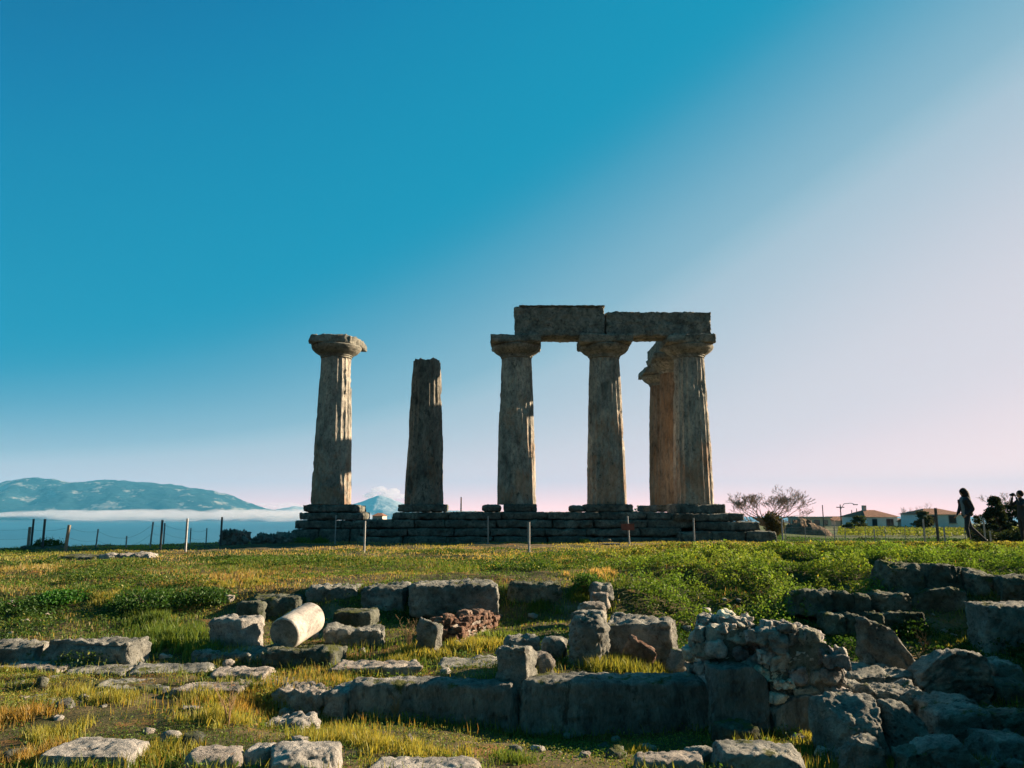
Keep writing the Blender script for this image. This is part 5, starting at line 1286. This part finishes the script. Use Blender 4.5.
# ------------------------------------------------------------------ people
def skin_body(name, verts, edges, rad, mat, parent=None, loc=None, sub=2, root=0):
    me = bpy.data.meshes.new(name); me.from_pydata(verts, edges, []); o = bpy.data.objects.new(name, me); COL.objects.link(o)
    sm = o.modifiers.new('s', 'SKIN'); sk = me.skin_vertices[0].data
    for i, r in enumerate(rad): sk[i].radius = (r, r) if not hasattr(r, '__len__') else r
    for i in range(len(sk)): sk[i].use_root = (i == root)
    sb = o.modifiers.new('u', 'SUBSURF'); sb.levels = sub; sb.render_levels = sub
    dg = bpy.context.evaluated_depsgraph_get(); ev = o.evaluated_get(dg); m2_ = bpy.data.meshes.new_from_object(ev)
    m2_.materials.clear(); m2_.materials.append(mat); m2_.polygons.foreach_set('use_smooth', np.ones(len(m2_.polygons), bool))
    bpy.data.objects.remove(o); bpy.data.meshes.remove(me)
    o = bpy.data.objects.new(name, m2_); COL.objects.link(o)
    if parent: o.parent = parent
    if loc: o.location = loc
    return o
def chain(vs, es, rs, pts, frm=None):
    i0 = len(vs)
    for k, (p, r) in enumerate(pts):
        vs.append(p); rs.append(r)
        if k: es.append((i0+k-1, i0+k))
        elif frm is not None: es.append((frm, i0))
    return len(vs)-1
def ellip(cx, cy, cz, rx, ry, rz, seed=0, am=.0, n=20, m_=14, fn=None):
    V, Q = [], []
    for j in range(m_+1):
        for i in range(n):
            a = 2*PI*i/n; b = PI*j/m_; q = Vector((math.sin(b)*math.cos(a), math.sin(b)*math.sin(a), math.cos(b)))
            s = 1 + am*float(vnoise([[q.x*3+seed, q.y*3, q.z*3]], 3)[0]); v = Vector((q.x*rx*s, q.y*ry*s, q.z*rz*s))
            if fn: v = fn(v, q)
            V.append((v.x+cx, v.y+cy, v.z+cz))
    for j in range(m_):
        for i in range(n): a = j*n+i; b = j*n+(i+1)%n; Q.append([a, a+n, b+n, b])
    return V, Q
def head_geo(c, face=-1, s=1.0, tilt=0):
    """head looking along face*X with brow, eye hollows, nose, mouth and chin"""
    def fn(v, q):
        f = q.x*face
        if f > .2:
            v.x += face*(.016*math.exp(-((q.z+.12)/.16)**2 - (q.y/.2)**2))          # nose
            v.x -= face*(.010*math.exp(-((q.z-.08)/.13)**2 - ((abs(q.y)-.36)/.16)**2)) # eyes
            v.x += face*(.006*math.exp(-((q.z+.47)/.08)**2 - (q.y/.28)**2))            # lips
            v.x += face*(.010*math.exp(-((q.z+.80)/.16)**2 - (q.y/.4)**2))             # chin
        v.y *= 1 - .22*max(0, -q.z)
        return v*s
    return ellip(c[0], c[1], c[2], .092*s, .075*s, .115*s, fn=fn, n=28, m_=24)
g0 = P(968.5, 543, 23.9); gz = tz(g0.x, 23.9)
wm = empty('person', (g0.x, 23.9, gz + .02), 'woman with long dark hair and dark jacket walking left across the grass', 'person')
vs, es, rs = [], [], []
# walking towards -X: front leg under her, rear leg stretched back to +X
pel = chain(vs, es, rs, [((.02,0,.90), (.125,.15)), ((.01,0,1.05), (.10,.13)), ((-.01,0,1.22), (.11,.15)), ((-.01,0,1.34), (.085,.13)), ((-.02,0,1.42), .05), ((-.035,0,1.50), .05)])
chain(vs, es, rs, [((.00,-.085,.82), .095), ((-.07,-.09,.47), .062), ((-.05,-.09,.44), .06), ((-.01,-.09,.12), .042), ((-.01,-.09,.05), .042), ((-.14,-.095,.03), .03)], 0)
chain(vs, es, rs, [((.05,.085,.82), .095), ((.17,.09,.50), .062), ((.20,.09,.47), .058), ((.50,.09,.19), .042), ((.56,.09,.14), .040), ((.585,.09,.03), .03)], 0)
for sy in (-1, 1):
    chain(vs, es, rs, [((.0,.17*sy,1.33), .055), ((.08 if sy < 0 else -.03,.215*sy,1.08), .042), ((.09 if sy < 0 else -.05,.22*sy,1.04), .040), ((-.06 if sy < 0 else -.15,.18*sy,.90), .030), ((-.09 if sy < 0 else -.18,.165*sy,.87), .028)], 3)
body = skin_body('body', vs, es, rs, M['jeans'], wm)
V, Q = head_geo((-.05, 0, 1.55), s=.92); mesh_from('head', V, Q, M['skin'], body, True)
# jacket: flared open shell with sleeves
vs, es, rs = [], [], []
chain(vs, es, rs, [((.06,0,.80), (.15,.19)), ((.045,0,.92), (.145,.185)), ((.03,0,1.05), (.125,.165)), ((.01,0,1.22), (.13,.175)), ((.0,0,1.36), (.10,.15)), ((-.01,0,1.43), .065)])
for sy in (-1, 1):
    chain(vs, es, rs, [((.0,.17*sy,1.34), .075), ((.09 if sy < 0 else -.03,.225*sy,1.08), .062), ((.10 if sy < 0 else -.05,.23*sy,1.03), .060), ((-.04 if sy < 0 else -.13,.19*sy,.91), .048)], 4)
skin_body('jacket', vs, es, rs, M['jacket'], wm)
vs, es, rs = [], [], []
chain(vs, es, rs, [((-.085,-.06,.84), (.05,.05)), ((-.095,-.06,1.0), (.045,.05)), ((-.105,-.06,1.18), (.05,.06)), ((-.09,-.03,1.34), (.05,.08)), ((-.07,0,1.42), (.06,.07))])
skin_body('scarf', vs, es, rs, M['scarf'], wm)
# long hair down the back
vs, es, rs = [], [], []
V1, Q1 = ellip(-.012, 0, 1.575, .118, .102, .115, 4, .06)
V2, Q2 = [], []
for (z, cx_, rx_, ry_) in ((1.60,.02,.10,.095), (1.52,.03,.115,.105), (1.44,.04,.115,.115), (1.34,.06,.11,.125), (1.22,.085,.095,.12), (1.12,.105,.075,.10), (1.03,.12,.045,.06), (1.0,.125,.01,.02)):
    for i in range(24): a = 2*PI*i/24; V2.append((cx_ + rx_*math.cos(a)*(1+.06*math.sin(9*a)), ry_*math.sin(a)*(1+.06*math.cos(11*a)), z))
for j in range(7):
    for i in range(24): a = j*24+i; b = j*24+(i+1)%24; Q2.append([a, b, b+24, a+24][::-1])
Q2 += [list(range(24)), list(range(7*24, 8*24))[::-1]]
hm = MB(); hm.add(V1, Q1); hm.add(V2, Q2); hm.build('hair', M['hair'], wm, True)
for sy, fx, fz, rx in ((-1, -.05, .03, 0), (1, .565, .05, -.55)):
    V, Q = ellip(0, 0, 0, .13, .045, .045, n=14, m_=8)
    o = mesh_from('shoe', V, Q, M['shoe'], wm, True, (fx-.03, .09*sy, fz+.01)); o.rotation_euler = (0, rx, 0)
def hand(name, loc, d, parent, mat, s=1.0):
    """palm, four curled fingers of unequal length and a thumb from the side of the palm"""
    vs, es, rs = [(0,0,0)], [], [.024*s]
    d = Vector(d).normalized(); a = d.orthogonal().normalized(); b = d.cross(a)
    vs.append(tuple(d*.05*s)); rs.append(.026*s); es.append((0, 1))
    for k in range(4):
        o_ = (k-1.5)*.018*s; L = (.062,.072,.067,.052)[k]*s
        p1 = d*.075*s + a*o_; p2 = p1 + d*L*.5 + b*L*.15; p3 = p2 + d*L*.25 + b*L*.35
        chain(vs, es, rs, [(tuple(p1), .0095*s), (tuple(p2), .0085*s), (tuple(p3), .0075*s)], 1)
    p1 = d*.02*s - a*.03*s; chain(vs, es, rs, [(tuple(p1), .011*s), (tuple(p1 + d*.03*s - a*.015*s + b*.01*s), .0095*s), (tuple(p1 + d*.052*s - a*.01*s + b*.02*s), .008*s)], 0)
    return skin_body(name, vs, es, rs, mat, parent, loc, 1)
hand('hand', (-.085,-.175,.885), (-.6,.1,-.8), body, M['skin']); hand('hand', (-.175,.17,.88), (-.6,-.1,-.8), body, M['skin'])
# photographer at the right edge
g1 = P(1025.5, 545, 22.6); gz = tz(g1.x, 22.6); d1 = 22.6
H1 = tn(491.5)*d1 - gz; k1 = H1/1.70
pm = empty('person', (g1.x, d1, gz+.02), 'dark clothed figure at the right edge raising a camera to the face', 'person'); pm.scale = (k1,)*3
vs, es, rs = [], [], []
chain(vs, es, rs, [((0,0,.92), (.13,.16)), ((0,0,1.08), (.11,.14)), ((.0,0,1.25), (.12,.165)), ((-.0,0,1.38), (.09,.14)), ((-.01,0,1.46), .055), ((-.015,0,1.53), .05)])
for sy in (-1, 1):
    chain(vs, es, rs, [((.0,.095*sy,.84), .10), ((.01*sy,.12*sy,.48), .066), ((.01*sy,.12*sy,.45), .064), ((.02*sy,.13*sy,.10), .045), ((.02*sy,.13*sy,.05), .045), ((-.12+.02*sy,.15*sy,.03), .032)], 0)
    chain(vs, es, rs, [((-.0,.18*sy,1.37), .06), ((-.17,.23*sy,1.22), .046), ((-.19,.23*sy,1.22), .044), ((-.20,.11*sy,1.46), .033), ((-.20,.085*sy,1.50), .030)], 3)
b2 = skin_body('body', vs, es, rs, M['jacket'], pm)
V, Q = head_geo((-.03, 0, 1.585)); mesh_from('head', V, Q, M['skin'], b2, True)
V, Q = ellip(.0, 0, 1.612, .112, .096, .108, 3, .06); mesh_from('hair', V, Q, M['hair'], pm, True)
for sy in (-1, 1): hand('hand', (-.205,.085*sy,1.50), (.0,-.35*sy,1), b2, M['skin'])
for sy in (-1, 1):
    V, Q = ellip(0, 0, 0, .13, .045, .045, n=14, m_=8); mesh_from('shoe', V, Q, M['shoe'], pm, True, (-.07+.02*sy, .14*sy, .035))
M['jk2'] = M['jacket']
cm = empty('camera', (g1.x - .235*k1, d1, gz + .02 + 1.575*k1), 'small black camera held up to the photographer\'s eye', 'camera'); cm.scale = (k1,)*3
MB().box(-.03,.03,-.065,.065,-.045,.04).box(-.02,.02,-.025,.025,.041,.06).build('camera_body', M['black'], cm)
MB().tube([(-.031,0,-.003),(-.06,0,-.003),(-.10,0,-.003)], [.032,.033,.030], 16).build('lens', M['black'], cm)
